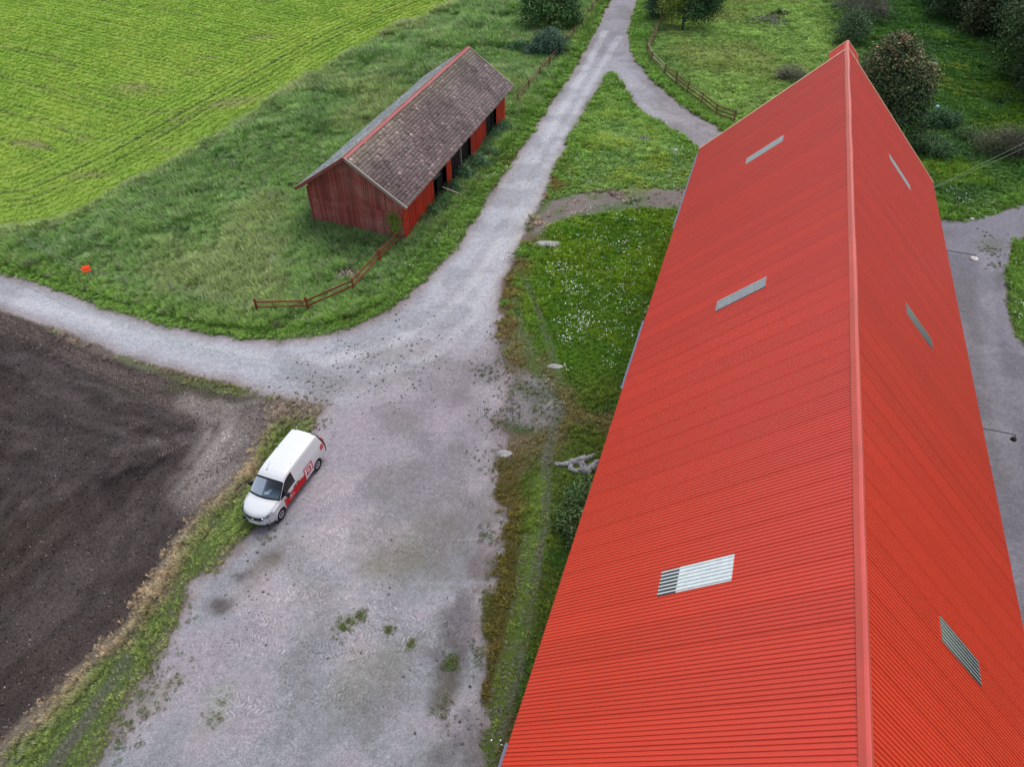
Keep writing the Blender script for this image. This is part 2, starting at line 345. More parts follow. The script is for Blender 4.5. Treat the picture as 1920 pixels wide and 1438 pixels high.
    C = mixc(C, (.47, .465, .45), sst(.9-np.abs(f['road']-.45), .55, .9)*sst(X, -3, 1)*sst(Y, 33, 37)*sst(60-Y, 0, 6)*.8)
    return C*(.90+.2*n3)[..., None]*(np.array([.86, .845, .86])+.12*road[..., None])*(1-.20*sst(n2+.3*n1, .60, .78)[..., None])
def soil_col(X, Y, f):
    n1 = fbm(X, Y, 8, 2); n2 = fbm(X, Y, 2, 0); n3 = fbm(X, Y, .7, 1)
    C = np.ones(X.shape+(3,))*np.array([.094, .071, .062])
    C = mixc(C, (.060, .043, .038), sst(n1, .45, .6)*.8)
    # sweeping bands left by the harrow
    for (cu, cv) in ((-420, 760),):
        c = G(cu, cv); d = np.hypot(X-c.x, Y-c.y)
        C = mixc(C, (.165, .132, .120), (sst(np.sin(d*2.1+fbm(X, Y, 5, 1)*4), .2, .95)*.35*sst(n2, .35, .6)))
    for (u, v, r, rx, an) in ((120, 760, 2.6, 2.6, -.8), (60, 900, 1.5, 4.0, .5), (240, 1000, 1.4, 3.0, 1.0), (100, 1130, 1.6, 3.0, .9), (330, 740, 1.5, 2.2, -.5), (150, 700, 1.6, 3.0, -.5)):
        C = mixc(C, (.135, .112, .110), blob(X, Y, u, v, r, rx, an, 1, .8)*.55)
    for L, wd, col, m in (([(-40, 590), (100, 640), (230, 700), (340, 745), (430, 780)], 1.1, (.185, .150, .130), .85), ([(230, 840), (330, 822), (420, 800), (470, 770)], .45, (.200, .165, .160), .85),
                          ([(260, 885), (350, 850), (440, 815)], .5, (.05, .036, .036), .8), ([(200, 905), (240, 890), (290, 870)], .35, (.04, .03, .03), .8), ([(415, 905), (450, 830), (478, 765)], 2.3, (.66, .58, .55), .95), ([(400, 790), (440, 780), (478, 772)], .7, (.31, .27, .265), .8), ([(360, 752), (410, 772), (470, 790)], 1.0, (.52, .45, .42), .85)):
        d = seg_dist(X, Y, smooth(poly(L), 4, False), False)
        C = mixc(C, col, (1-sst(d+(n3-.5)*1.2, wd*.4, wd*1.3))*m)
    C = mixc(C, (.13, .145, .055), blob(X, Y, 390, 728, .8, 3.2, -.3, 2)*.75)
    C = mixc(C, (.12, .09, .085), (1-sst(f['soil'], .1, 1.8))*.5)
    sd = f['soil']+fbm(X, Y, 3.0, 3)*1.2
    st = fbm(sd, (X-Y)*.05, .45, 1, 3); C = C*(1+1.2*(st-.5))[..., None]
    st = fbm(sd*.3+Y*.2, X*.3-Y*.1, 1.8, 2, 2); C = mixc(C, (.15, .122, .112), sst(st, .52, .78)*.28)
    return C*(.66+.60*n3)[..., None]*.60
_d = G(163, 256)-G(0, 207); _d = np.array(_d[:2])/math.hypot(*_d[:2]); CROP_N = np.array([-_d[1], _d[0]])
def crop_col(X, Y, f):
    n1 = fbm(X, Y, 10, 3); n2 = fbm(X, Y, 3, 2); n3 = fbm(X, Y, .8, 1)
    C = np.ones(X.shape+(3,))*np.array([.255, .375, .055])
    C = mixc(C, (.305, .405, .065), sst(n1, .46, .62)*.6)
    C = mixc(C, (.220, .350, .045), sst(n2, .5, .64)*.6)
    head = 1-sst(f['crop'], 9.0, 11.0)
    row = (X*CROP_N[0]+Y*CROP_N[1])
    wob = fbm(X, Y, 6, 0)*.8
    s1 = np.abs(((row+wob)/3.1) % 1-.5)*3.1; s2 = np.abs(((f['crop']+wob*.5)/2.6) % 1-.5)*2.6
    s = np.where(head > .5, s2, s1)
    C = mixc(C, (.115, .19, .035), (1-sst(s, .08, .26))*sst(n2+n3*.4, .44, .70)*.5)
    for q in (5.0, 6.5): C = mixc(C, (.10, .15, .04), (1-sst(np.abs(f['crop']-q+wob*.4), .10, .30))*.75*sst(n3, .3, .5))
    for L in ([(-60, 195), (0, 207), (80, 228), (163, 256), (230, 264), (300, 250), (380, 205)], [(-60, 128), (0, 140), (100, 172), (190, 195), (270, 210), (340, 212)], [(0, 88), (90, 105), (140, 125)], [(180, 0), (260, 12), (380, 30)], [(-40, 255), (40, 268), (100, 282)]):
        d = seg_dist(X, Y, smooth(poly(L), 4, False), False)
        C = mixc(C, (.15, .18, .07), (1-sst(d+(n3-.5)*.5, .10, .34))*.6)
    for (u, v, r, rx, an, m) in ((425, 195, 1.5, 2.0, .6, .8), (245, 163, 1.0, 2.0, -.1, .7), (490, 70, .9, 2.5, .3, .8), (60, 270, .9, 3.0, -.3, .9), (170, 328, .7, 3.0, .2, .8), (305, 280, .4, 2, .3, .9), (390, 110, .6, 3.2, .1, .7), (360, 135, .7, 2.4, .1, .6),
                                 (330, 225, .5, 2.4, 0, .7), (260, 170, 2.2, 2.0, 0, .45), (150, 262, .6, 2.0, 0, .8), (500, 5, .6, 3, 0, .8), (400, 285, .8, 4, .5, .35), (12, 85, .5, 2, 0, .8)):
        C = mixc(C, (.22, .19, .10), blob(X, Y, u, v, r*.75, rx, an, 3, .5)*m*.65)
    return C*(.80+.4*n3)[..., None]
print('ground fields'); FF = fields(GX, GY)
CG = grass_col(GX, GY, FF); CR = gravel_col(GX, GY, FF); CS = soil_col(GX, GY, FF); CC = crop_col(GX, GY, FF)
Z = np.zeros_like(GX)
near = sst(140-np.abs(GX), 0, 30)
Z += (fbm(GX, GY, 3.0, 1)-.5)*.16*sst(-np.maximum(FF['gravel'], FF['track']), .2, 2.0)*near
Z += (fbm(GX, GY, .7, 2)-.5)*.10*sst(FF['soil'], 0, 1)
Z += (fbm(GX, GY, 4, 0)-.5)*.05
lugs = []
nv_y, nv_x = GX.shape
V = np.stack([GX, GY, Z], -1).reshape(-1, 3)
idx = np.arange(nv_y*nv_x).reshape(nv_y, nv_x)
Fa = np.stack([idx[:-1, :-1], idx[:-1, 1:], idx[1:, 1:], idx[1:, :-1]], -1).reshape(-1, 4)
def cmean(A): return ((A[:-1, :-1]+A[1:, 1:])/2).ravel()
cls = np.zeros(len(Fa), int)                                 # 0 meadow
cls[cmean(FF['track']) > 0] = 4
cls[cmean(FF['crop']) > 0] = 3
cls[cmean(FF['soil']) > 0] = 2
gv = np.maximum(FF['yard'], FF['east']); gm = cmean(np.maximum(gv, FF['spur'])) > 0
cls[gm] = 5; cls[cmean(FF['road']) > 0] = 1
# ground material: the same recipe everywhere, steered by the distance to the edges of each region
gm_, nt, b = nodes('ground_cover')
def attr(n): a = nt.nodes.new('ShaderNodeAttribute'); a.attribute_name = n; return a
geo = nt.nodes.new('ShaderNodeNewGeometry'); pos = geo.outputs['Position']
nA = noise(nt, 1.3, 6, pos, .7); nB = noise(nt, 9, 5, pos, .7); nC = noise(nt, 34, 3, pos, .7); nD = noise(nt, 3.4, 6, pos, .75)
def edge(name, amp, wd):
    s = math_n(nt, 'ADD', attr(name).outputs['Fac'], math_n(nt, 'MULTIPLY', math_n(nt, 'SUBTRACT', nA, .5), amp))
    s = math_n(nt, 'ADD', s, math_n(nt, 'MULTIPLY', math_n(nt, 'SUBTRACT', nB, .5), amp*.5))
    return ramp(nt, s, -wd, wd)
def grey(v):
    c = nt.nodes.new('ShaderNodeCombineColor')
    for i in range(3): nt.links.new(v, c.inputs[i])
    return c.outputs[0]
cg = mix_rgb(nt, attr('col_grass').outputs['Color'], grey(ramp(nt, nB, .3, .7, .40, 1.15)), 1.0, 'MULTIPLY')
cg = mix_rgb(nt, cg, grey(ramp(nt, nC, .3, .7, .7, 1.3)), 1.0, 'MULTIPLY')
vo = N(nt, 'ShaderNodeTexVoronoi', Scale=2.6); nt.links.new(pos, vo.inputs['Vector'])
cr = mix_rgb(nt, attr('col_gravel').outputs['Color'], grey(ramp(nt, nC, .30, .70, .52, 1.46)), 1.0, 'MULTIPLY')
cr = mix_rgb(nt, cr, grey(ramp(nt, nB, .3, .7, .76, 1.20)), 1.0, 'MULTIPLY')
cr = mix_rgb(nt, cr, grey(ramp(nt, nD, .32, .68, .76, 1.18)), 1.0, 'MULTIPLY')
cs = mix_rgb(nt, attr('col_soil').outputs['Color'], grey(ramp(nt, nC, .3, .7, .35, 1.7)), 1.0, 'MULTIPLY')
cs = mix_rgb(nt, cs, grey(ramp(nt, nB, .3, .7, .6, 1.4)), 1.0, 'MULTIPLY')
cc = mix_rgb(nt, attr('col_crop').outputs['Color'], grey(ramp(nt, nB, .3, .7, .7, 1.2)), 1.0, 'MULTIPLY')
c = mix_rgb(nt, cg, cc, edge('sd_crop', .5, .12)); c = mix_rgb(nt, c, cs, edge('sd_soil', 1.2, .1)); c = mix_rgb(nt, c, cr, edge('sd_gravel', .5, .10))
nt.links.new(c, b.inputs['Base Color']); b.inputs['Roughness'].default_value = .95; b.inputs['Specular IOR Level'].default_value = .25
bp = N(nt, 'ShaderNodeBump', Strength=.9, Distance=.05)
hgt = math_n(nt, 'ADD', nC, math_n(nt, 'MULTIPLY', nB, 1.6))
nt.links.new(math_n(nt, 'MULTIPLY', hgt, ramp(nt, attr('sd_gravel').outputs['Fac'], -.2, .3, 1.6, .45)), bp.inputs['Height']); nt.links.new(bp.outputs[0], b.inputs['Normal'])
sdg = FF['gravel']; flat = lambda A: A.reshape(-1)
info = {0: ('meadow', 'green meadow grass ground around the barns and roads'), 1: ('gravel_road', 'pale gravel farm road with its fork beyond the small barn'),
        2: ('ploughed_field', 'dark ploughed field left of the parked van'), 3: ('crop_field', 'bright green young crop field at the upper left'),
        4: ('dirt_track', 'short brown dirt track from the road to the big barn'), 5: ('gravel_yard', 'wide grey gravel yard where the van stands and beside the big barn')}
for k, (nm, lb) in info.items():
    sel = Fa[cls == k]; used, inv = np.unique(sel, return_inverse=True); inv = inv.reshape(sel.shape)
    A = {'col_grass': ('POINT', 'FLOAT_COLOR', CG.reshape(-1, 3)[used]), 'col_gravel': ('POINT', 'FLOAT_COLOR', CR.reshape(-1, 3)[used]),
         'col_soil': ('POINT', 'FLOAT_COLOR', CS.reshape(-1, 3)[used]), 'col_crop': ('POINT', 'FLOAT_COLOR', CC.reshape(-1, 3)[used]),
         'sd_gravel': ('POINT', 'FLOAT', np.clip(flat(sdg)[used], -3, 3)), 'sd_soil': ('POINT', 'FLOAT', np.clip(flat(FF['soil'])[used], -3, 3)),
         'sd_crop': ('POINT', 'FLOAT', np.clip(flat(FF['crop'])[used], -3, 3))}
    me = mesh_np(nm, V[used], inv, [gm_], True, None, A)
    tag(obj(nm, me), lb, None, None, 'structure')
def ground_z(X, Y):
    X = np.asarray(X, float); Y = np.asarray(Y, float)
    ix = np.clip(np.searchsorted(xs, X)-1, 0, len(xs)-2); iy = np.clip(np.searchsorted(ys, Y)-1, 0, len(ys)-2)
    fx = (X-xs[ix])/(xs[ix+1]-xs[ix]); fy = (Y-ys[iy])/(ys[iy+1]-ys[iy])
    return (Z[iy, ix]*(1-fx)+Z[iy, ix+1]*fx)*(1-fy)+(Z[iy+1, ix]*(1-fx)+Z[iy+1, ix+1]*fx)*fy
def gz(p): return float(ground_z(p[0], p[1]))
def GG(u, v): p = G(u, v); return Vector((p.x, p.y, gz(p)))

# ------------------------------------------------------------------ scattering of what nobody could count
def tint_mat(name, rough=.8, trans=0.0, spec=.25):
    m, nt, b = nodes(name); a = nt.nodes.new('ShaderNodeAttribute'); a.attribute_name = 'tint'; a.attribute_type = 'INSTANCER'
    nt.links.new(a.outputs['Color'], b.inputs['Base Color']); b.inputs['Roughness'].default_value = rough; b.inputs['Specular IOR Level'].default_value = spec
    return m
M_blade = tint_mat('grass_blade'); M_clod = tint_mat('earth_clod', .95, 0, .1)
def scatter(name, label, P, rot, scl, tint, protos, parent=None, cat='grass'):
    n = len(P); me = bpy.data.meshes.new(name); me.vertices.add(n); me.vertices.foreach_set('co', np.asarray(P, np.float32).ravel())
    for an, typ, arr in (('rot', 'FLOAT_VECTOR', rot), ('scl', 'FLOAT', scl), ('tint', 'FLOAT_COLOR', np.concatenate([tint, np.ones((n, 1))], 1))):
        a = me.attributes.new(an, typ, 'POINT')
        a.data.foreach_set({'FLOAT_VECTOR': 'vector', 'FLOAT': 'value', 'FLOAT_COLOR': 'color'}[typ], np.asarray(arr, np.float32).ravel())
    o = obj(name, me, parent)
    ng = bpy.data.node_groups.new(name+'_nodes', 'GeometryNodeTree'); ng.interface.new_socket('Geometry', in_out='INPUT', socket_type='NodeSocketGeometry'); ng.interface.new_socket('Geometry', in_out='OUTPUT', socket_type='NodeSocketGeometry')
    gi = ng.nodes.new('NodeGroupInput'); go = ng.nodes.new('NodeGroupOutput'); ip = ng.nodes.new('GeometryNodeInstanceOnPoints'); jn = ng.nodes.new('GeometryNodeJoinGeometry')
    for pr in protos:
        oi = ng.nodes.new('GeometryNodeObjectInfo'); oi.inputs['Object'].default_value = pr; oi.inputs['As Instance'].default_value = True
        ng.links.new(oi.outputs['Geometry'], jn.inputs[0])
    ra = ng.nodes.new('GeometryNodeInputNamedAttribute'); ra.data_type = 'FLOAT_VECTOR'; ra.inputs[0].default_value = 'rot'
    sa = ng.nodes.new('GeometryNodeInputNamedAttribute'); sa.data_type = 'FLOAT'; sa.inputs[0].default_value = 'scl'
    ri = ng.nodes.new('FunctionNodeRandomValue'); ri.data_type = 'INT'; ri.inputs['Min'].default_value = 0; ri.inputs['Max'].default_value = len(protos)-1
    for nn in ri.inputs:
        if nn.name == 'Max' and nn.type == 'INT': nn.default_value = len(protos)-1
        if nn.name == 'Min' and nn.type == 'INT': nn.default_value = 0
    ng.links.new(gi.outputs[0], ip.inputs['Points']); ng.links.new(jn.outputs[0], ip.inputs['Instance']); ip.inputs['Pick Instance'].default_value = True
    ng.links.new(next(s for s in ri.outputs if s.type == 'INT'), ip.inputs['Instance Index']); ng.links.new(ra.outputs[0], ip.inputs['Rotation']); ng.links.new(sa.outputs[0], ip.inputs['Scale'])
    ng.links.new(ip.outputs[0], go.inputs[0])
    md = o.modifiers.new('scatter', 'NODES'); md.node_group = ng
    return tag(o, label, cat if parent is None else None, None, 'stuff')
def tuft(name, nb, h, rad, wd, lean, seed, mat=None):
    g = np.random.default_rng(seed); V = []; F_ = []
    for i in range(nb):
        a = g.random()*6.283; r = rad*math.sqrt(g.random())*.6; x, y = r*math.cos(a), r*math.sin(a)
        hh = h*(.55+.6*g.random()); d = a+g.normal(0, .9); L = lean*(.4+g.random())
        dx, dy = math.cos(d)*L+.35*lean, math.sin(d)*L; px, py = -math.sin(d)*wd/2, math.cos(d)*wd/2
        o = len(V)
        V += [(x-px, y-py, -.03), (x+px, y+py, -.03), (x+dx*.4+px*.8, y+dy*.4+py*.8, hh*.62), (x+dx*.4-px*.8, y+dy*.4-py*.8, hh*.62), (x+dx, y+dy, hh)]
        F_ += [(o, o+1, o+2, o+3), (o+3, o+2, o+4)]
    me = mesh_np(name, V, F_, [mat or M_blade]); return bpy.data.objects.new(name, me)
T_tall = [tuft('tall_grass_tuft', 26, .42, .26, .030, .26, s) for s in range(4)]
T_short = [tuft('short_grass_tuft', 24, .17, .24, .030, .12, 10+s) for s in range(4)]
T_crop = [tuft('crop_tuft', 16, .15, .18, .028, .10, 20+s) for s in range(3)]
def disc_cluster(name, n, rad, size, seed, h=.22):
    g = np.random.default_rng(seed); V = []; F_ = []
    for i in range(n):
        a = g.random()*6.283; r = rad*math.sqrt(g.random()); x, y, z = r*math.cos(a), r*math.sin(a), h*(.6+.6*g.random()); s = size*(.6+.7*g.random()); o = len(V)
        t = g.normal(0, .25, 2)
        V += [(x+s*math.cos(k*1.0472), y+s*math.sin(k*1.0472), z+s*(t[0]*math.cos(k*1.0472)+t[1]*math.sin(k*1.0472))) for k in range(6)]; F_ += [list(range(o, o+6))]
    return bpy.data.objects.new(name, mesh_np(name, V, F_, [M_blade]))
T_flower = [disc_cluster('flower_cluster', 3, .35, .028, 30+s) for s in range(3)]
def clod(name, seed):
    g = np.random.default_rng(seed); import bmesh
    bm = bmesh.new(); bmesh.ops.create_icosphere(bm, subdivisions=1, radius=.5)
    for v in bm.verts: v.co *= .7+.6*g.random(); v.co.z *= .6
    me = bpy.data.meshes.new(name); bm.to_mesh(me); bm.free(); me.materials.append(M_clod); return bpy.data.objects.new(name, me)
T_clod = [clod('clod', 40+s) for s in range(4)]
def cand(n, x0, x1, y0, y1): return rng.uniform(x0, x1, n), rng.uniform(y0, y1, n)
def in_view(X, Y, m=1.10):
    c, s = math.cos(TH), math.sin(TH); d = Y*c+HC*s; up = Y*s-HC*c
    return (np.abs(X/d*F) < 960*m+30) & (np.abs(up/d*F) < 719*m+40)
def make_grass():
    X, Y = cand(760000, -75, 82, 8, 119); k = in_view(X, Y); X, Y = X[k], Y[k]
    f = fields(X, Y); dist = np.sqrt(X*X+Y*Y+HC*HC)
    n3 = fbm(X, Y, 1.1, 2); n1 = fbm(X, Y, 4.5, 1)
    dens = np.ones(len(X))*.75
    dens *= (f['crop'] < -.05)&(f['soil'] < .15)
    g = f['gravel']
    dens *= np.where(g < -.1, 1, np.where(g < .12, .2, 0)); dens *= np.where(f['track']+(n3-.5)*1.2 > -.3, np.where(n1 > .55, .16, .04), 1)
    dens *= np.where(f['spur']+(n3-.5)*2 > 0, .07, 1)
    lv = seg_dist(X, Y, L_verge, False)
    dens *= np.where((f['soil'] > -.3), .35, 1)
    dens *= 1-.85*sst(f['soil'], -2.6, -1.6)*sst(Y, 29, 31)*sst(-X, 5, 7)
    dens *= 1-.8*sst(np.maximum(f['yard'], f['road']), -1.6, -.2)*((X > -2) & (Y < 56))*sst(n3, .45, .6)
    dens *= (f['barn'] < 0) & (f['shed'] < .05)
    dens *= np.clip(62/dist, .45, 1.35)**1.2
    for (u, v, r) in ((1030, 457, 1.0), (1040, 688, .5), (945, 852, .6), (1018, 900, .5), (1000, 1000, .5), (655, 517, .7)):
        dens *= 1-blob(X, Y, u, v, r)*.9
    for L in RUTS:
        d = seg_dist(X, Y, L, False); dens *= np.where(d < .34, .15, 1)
    k = rng.random(len(X)) < dens; X, Y, n3, n1, dist = X[k], Y[k], n3[k], n1[k], dist[k]; f = {q: v_[k] for q, v_ in f.items()}
    C = grass_col(X, Y, {**f, 'gravel': np.minimum(f['gravel'], -.35), 'road': np.minimum(f['road'], -.7), 'yard': np.minimum(f['yard'], -.7)})
    lush = sst(n1, .42, .6)
    short = ((X > -2) & (Y < 45)) | (f['shedb'] > 5.5); gl = f['gravel'] > -.9
    short = short | gl | (f['soil'] > -.5)
    C = C*np.exp(rng.normal(0, .24, len(X)))[:, None]*np.array([2.05, 1.85, 1.60])
    st = rng.random(len(X)) < .10*(~short); C[st] = np.array([.38, .39, .25])*rng.uniform(.8, 1.2, (st.sum(), 1))
    wind = fbm(X, Y, 7, 3)*7
    P = np.stack([X, Y, ground_z(X, Y)], 1)
    rot = np.stack([rng.normal(0, .1, len(X)), rng.normal(0, .1, len(X)), wind+rng.normal(0, .7, len(X))], 1)
    sc = (.75+.5*rng.random(len(X)))*(.75+.5*lush)*np.clip(dist/60, .52, 1.45)
    mix_ = ~short & (rng.random(len(X)) < 1)
    scatter('tall_grass', 'long tufted meadow grass around the small red barn', P[mix_], rot[mix_], sc[mix_], C[mix_], T_tall)
    scatter('short_grass', 'shorter lawn and verge grass along the roads and the big barn', P[~mix_], rot[~mix_], sc[~mix_], C[~mix_], T_short)
    print('grass', len(X), mix_.sum())
# wheel ruts through grass and earth, with the bars the tyres pressed
TRK = [([(-60, 575), (30, 612), (130, 660), (230, 705), (330, 745), (400, 775)], .62, 's'), ([(-40, 600), (60, 645), (160, 690), (260, 735), (350, 780)], .62, 's'), ([(300, 850), (370, 815), (440, 780), (485, 760)], .6, 's'), ([(240, 800), (330, 790), (410, 765)], .55, 's'), ([(350, 905), (400, 880), (440, 850)], .5, 's'),
       ([(60, 535), (110, 560), (165, 590)], .6, 'g'), ([(250, 610), (330, 640), (430, 665), (560, 672)], .5, 'g'),
       ([(685, 820), (700, 870), (672, 920), (640, 960)], .5, 'g'), ([(540, 1030), (590, 1010), (640, 1000), (680, 1010)], .5, 'l'), ([(520, 1085), (600, 1060), (690, 1030)], .45, 'l'), ([(500, 1120), (580, 1118), (660, 1140), (750, 1150)], .6, 'l'), ([(560, 1060), (640, 1090), (700, 1120), (760, 1160)], .5, 'l'), ([(480, 1190), (560, 1160), (640, 1150)], .5, 'g'), ([(640, 1200), (700, 1175), (770, 1150)], .5, 'g'), ([(400, 1200), (430, 1250), (380, 1290)], .45, 'g'), ([(590, 1000), (650, 950), (690, 900)], .5, 'l')]
TRK += [(q, .42, 'v') for q in RUT_PX]
_r = random.Random(5)
for _i in range(26):
    _u, _v = _r.uniform(420, 860), _r.uniform(860, 1330)
    if _u < 560-(_v-960)*.75: continue
    _a = _r.uniform(-.5, .5); _l = _r.uniform(45, 120); _c = _r.uniform(-18, 18)
    TRK.append(([(_u-_l*math.cos(_a), _v+_l*math.sin(_a)), (_u, _v+_c), (_u+_l*math.cos(_a), _v-_l*math.sin(_a))], _r.uniform(.4, .6), _r.choice('llg')))
def make_tracks():
    M_t = simple('pressed_earth', (1, 1, 1), .95, .1, .3, 9, attr='tint'); V = []; F_ = []; C = []; mids = []
    for pts, wd, kind in TRK:
        L = smooth(poly(pts), 8, False); sl_ = np.concatenate([[0], np.cumsum(np.hypot(*np.diff(L, axis=0).T))]); s = 0
        while s < sl_[-1]:
            p = np.array([np.interp(s, sl_, L[:, 0]), np.interp(s, sl_, L[:, 1])]); p2 = np.array([np.interp(s+.05, sl_, L[:, 0]), np.interp(s+.05, sl_, L[:, 1])])
            d = p2-p
            if np.hypot(*d) < 1e-6: break
            d /= np.hypot(*d); nrm = np.array([-d[1], d[0]])
            for sg in (-1, 1):
                if rng.random() < .30 or float(fbm(np.array([p[0]]), np.array([p[1]]), 1.3, 1)[0]) < .38: continue
                w0 = wd/2*(.85+.25*rng.random()); a = p+nrm*sg*.02; b_ = p+nrm*sg*w0-d*w0*(.75)+rng.normal(0, .015, 2); t = (.030+.014*rng.random())*(1.25 if kind == 'v' else 1)
                q = b_-a; q /= np.hypot(*q); m = np.array([-q[1], q[0]])*t; h = (.006+.006*rng.random()) if kind in 'gl' else .022+.012*rng.random(); o = len(V)
                za = gz(a); zb = gz(b_)
                V += [(a[0]-m[0], a[1]-m[1], za-.02), (a[0]+m[0], a[1]+m[1], za-.02), (b_[0]+m[0], b_[1]+m[1], zb-.02), (b_[0]-m[0], b_[1]-m[1], zb-.02),
                      (a[0]-m[0]*.4, a[1]-m[1]*.4, za+h), (a[0]+m[0]*.4, a[1]+m[1]*.4, za+h), (b_[0]+m[0]*.4, b_[1]+m[1]*.4, zb+h), (b_[0]-m[0]*.4, b_[1]-m[1]*.4, zb+h)]
                F_ += [(o+4, o+5, o+6, o+7), (o, o+1, o+5, o+4), (o+1, o+2, o+6, o+5), (o+2, o+3, o+7, o+6), (o+3, o, o+4, o+7)]
                c = {'s': (.120, .096, .088), 'g': (.245, .238, .255), 'l': (.42, .395, .405), 'v': (.115, .125, .085)}[kind]
                C += [np.array(c)*(.75+.5*rng.random())]*5; mids.append((p[0], p[1], kind))
            s += .17 if kind != 'v' else .2
    mx_ = np.array([m_[0] for m_ in mids]); my_ = np.array([m_[1] for m_ in mids]); gcol = gravel_col(mx_, my_, fields(mx_, my_)); kf = np.array([{'l': 1.16, 'g': .86}.get(m_[2], 0) for m_ in mids])
    C = np.array(C); rr_ = np.repeat(kf, 5); C = np.where(rr_[:, None] > 0, np.repeat(gcol, 5, 0)*rr_[:, None]*np.exp(rng.normal(0, .10, (len(C)//5, 1))).repeat(5, 0), C)
    o = obj('tyre_tracks', mesh_np('tyre_tracks', V, np.array(F_), [M_t], False, None, {'tint': ('FACE', 'FLOAT_COLOR', np.array(C))}))
    tag(o, 'herringbone tractor tyre marks pressed into yard, verge and ploughed edge', 'tyre marks', None, 'stuff')
def make_clods():
    X, Y = cand(150000, -40, 0, 8, 48); k = in_view(X, Y); X, Y = X[k], Y[k]; f = fields(X, Y)
    k = (f['soil'] > 0)&(rng.random(len(X)) < .85); X, Y = X[k], Y[k]; f = {q: v_[k] for q, v_ in f.items()}
    C = soil_col(X, Y, f)*np.exp(rng.normal(.0, .42, len(X)))[:, None]
    li = rng.random(len(X)) < .016; C[li] = np.array([.33, .30, .29])*rng.uniform(.7, 1.2, (li.sum(), 1))
    s = .035+.06*rng.random(len(X))**3+0*X; s[li] *= .8
    n = len(X); scatter('soil_clods', 'dark clods and pale stones of the ploughed soil', np.stack([X, Y, ground_z(X, Y)], 1), rng.uniform(0, 6.28, (n, 3)), s*1.3, C, T_clod, cat='soil')
    # loose stones and mud on the gravel
    X, Y = cand(26000, -22, 22, 8, 80); f = fields(X, Y); k = in_view(X, Y)&(np.maximum(f['gravel'], f['spur']) > 0)&(f['barn'] < 0); X, Y = X[k], Y[k]; f = {q: v_[k] for q, v_ in f.items()}
    C = gravel_col(X, Y, f)*np.exp(rng.normal(-.05, .35, len(X)))[:, None]; s = .025+.035*rng.random(len(X))**2
    Ms = []; Cs = []; Ss = []
    for (u, v, r, n) in ((745, 650, 5.0, 260), (640, 700, 4.0, 200), (760, 700, 3.0, 110), (935, 700, 1.6, 170), (945, 640, 1.5, 130), (930, 790, 1.6, 150), (925, 860, 1.2, 80), (560, 735, 2.2, 120), (1040, 770, 2.5, 200), (700, 1140, 3, 40), (470, 1120, 2.0, 40), (960, 480, 1.4, 60), (1160, 90, 1.6, 40), (1100, 200, 4, 30), (500, 1020, 3, 50), (1860, 470, 2, 60), (880, 1350, 1.6, 120), (850, 1220, 1.4, 80), (930, 360, 3, 20), (1000, 300, 3, 20)):
        c = G(u, v); q = rng.normal(0, r*.5, (n, 2))+np.array([c.x, c.y]); Ms.append(q); Cs.append(np.ones((n, 1))*np.array([.13, .12, .12])*np.exp(rng.normal(0, .25, (n, 1)))); Ss.append(.04+.12*rng.random(n)**3)
    q = np.concatenate(Ms); X = np.concatenate([X, q[:, 0]]); Y = np.concatenate([Y, q[:, 1]]); C = np.concatenate([C, *Cs]); s = np.concatenate([s, *Ss])
    n = len(X); rot = np.stack([rng.normal(0, .15, n), rng.normal(0, .15, n), rng.uniform(0, 6.28, n)], 1)
    scatter('loose_stones', 'loose stones and dark mud crumbs scattered over the gravel', np.stack([X, Y, ground_z(X, Y)], 1), rot, s, C, T_clod, cat='gravel')
def make_crop():
    X, Y = cand(330000, -75, 12, 42, 119); k = in_view(X, Y); X, Y = X[k], Y[k]; f = fields(X, Y)
    dist = np.sqrt(X*X+Y*Y+HC*HC); C = crop_col(X, Y, f); gr = C[:, 1]/(C[:, 0]+1e-6)
    head = f['crop'] < 10
    row = np.where(head, f['crop'], X*CROP_N[0]+Y*CROP_N[1])
    e_ = .05; fx_ = (seg_dist(X+e_, Y, P_crop, True)-f['crop'])/e_; fy_ = (seg_dist(X, Y+e_, P_crop, True)-f['crop'])/e_
    sh_ = (np.round(row/.8)*.8-row)+rng.normal(0, .17, len(X)); X = X+sh_*np.where(head, fx_, CROP_N[0]); Y = Y+sh_*np.where(head, fy_, CROP_N[1])
    k = (f['crop'] > -.1)&(rng.random(len(X)) < .45*np.clip(70/dist, .5, 1))&((gr > 1.2) | (rng.random(len(X)) < .35))
    X, Y, C, dist = X[k], Y[k], C[k], dist[k]; n = len(X)
    C = C*np.exp(rng.normal(.22, .08, n))[:, None]*1.2
    scatter('crop_plants', 'rows of bright green young crop plants', np.stack([X, Y, ground_z(X, Y)], 1), np.stack([0*X, 0*X, rng.uniform(0, 6.28, n)], 1), np.clip(dist/65, .8, 1.5)*(.5+.4*rng.random(n)), C, T_crop, cat='crop')
    print('crop', n)
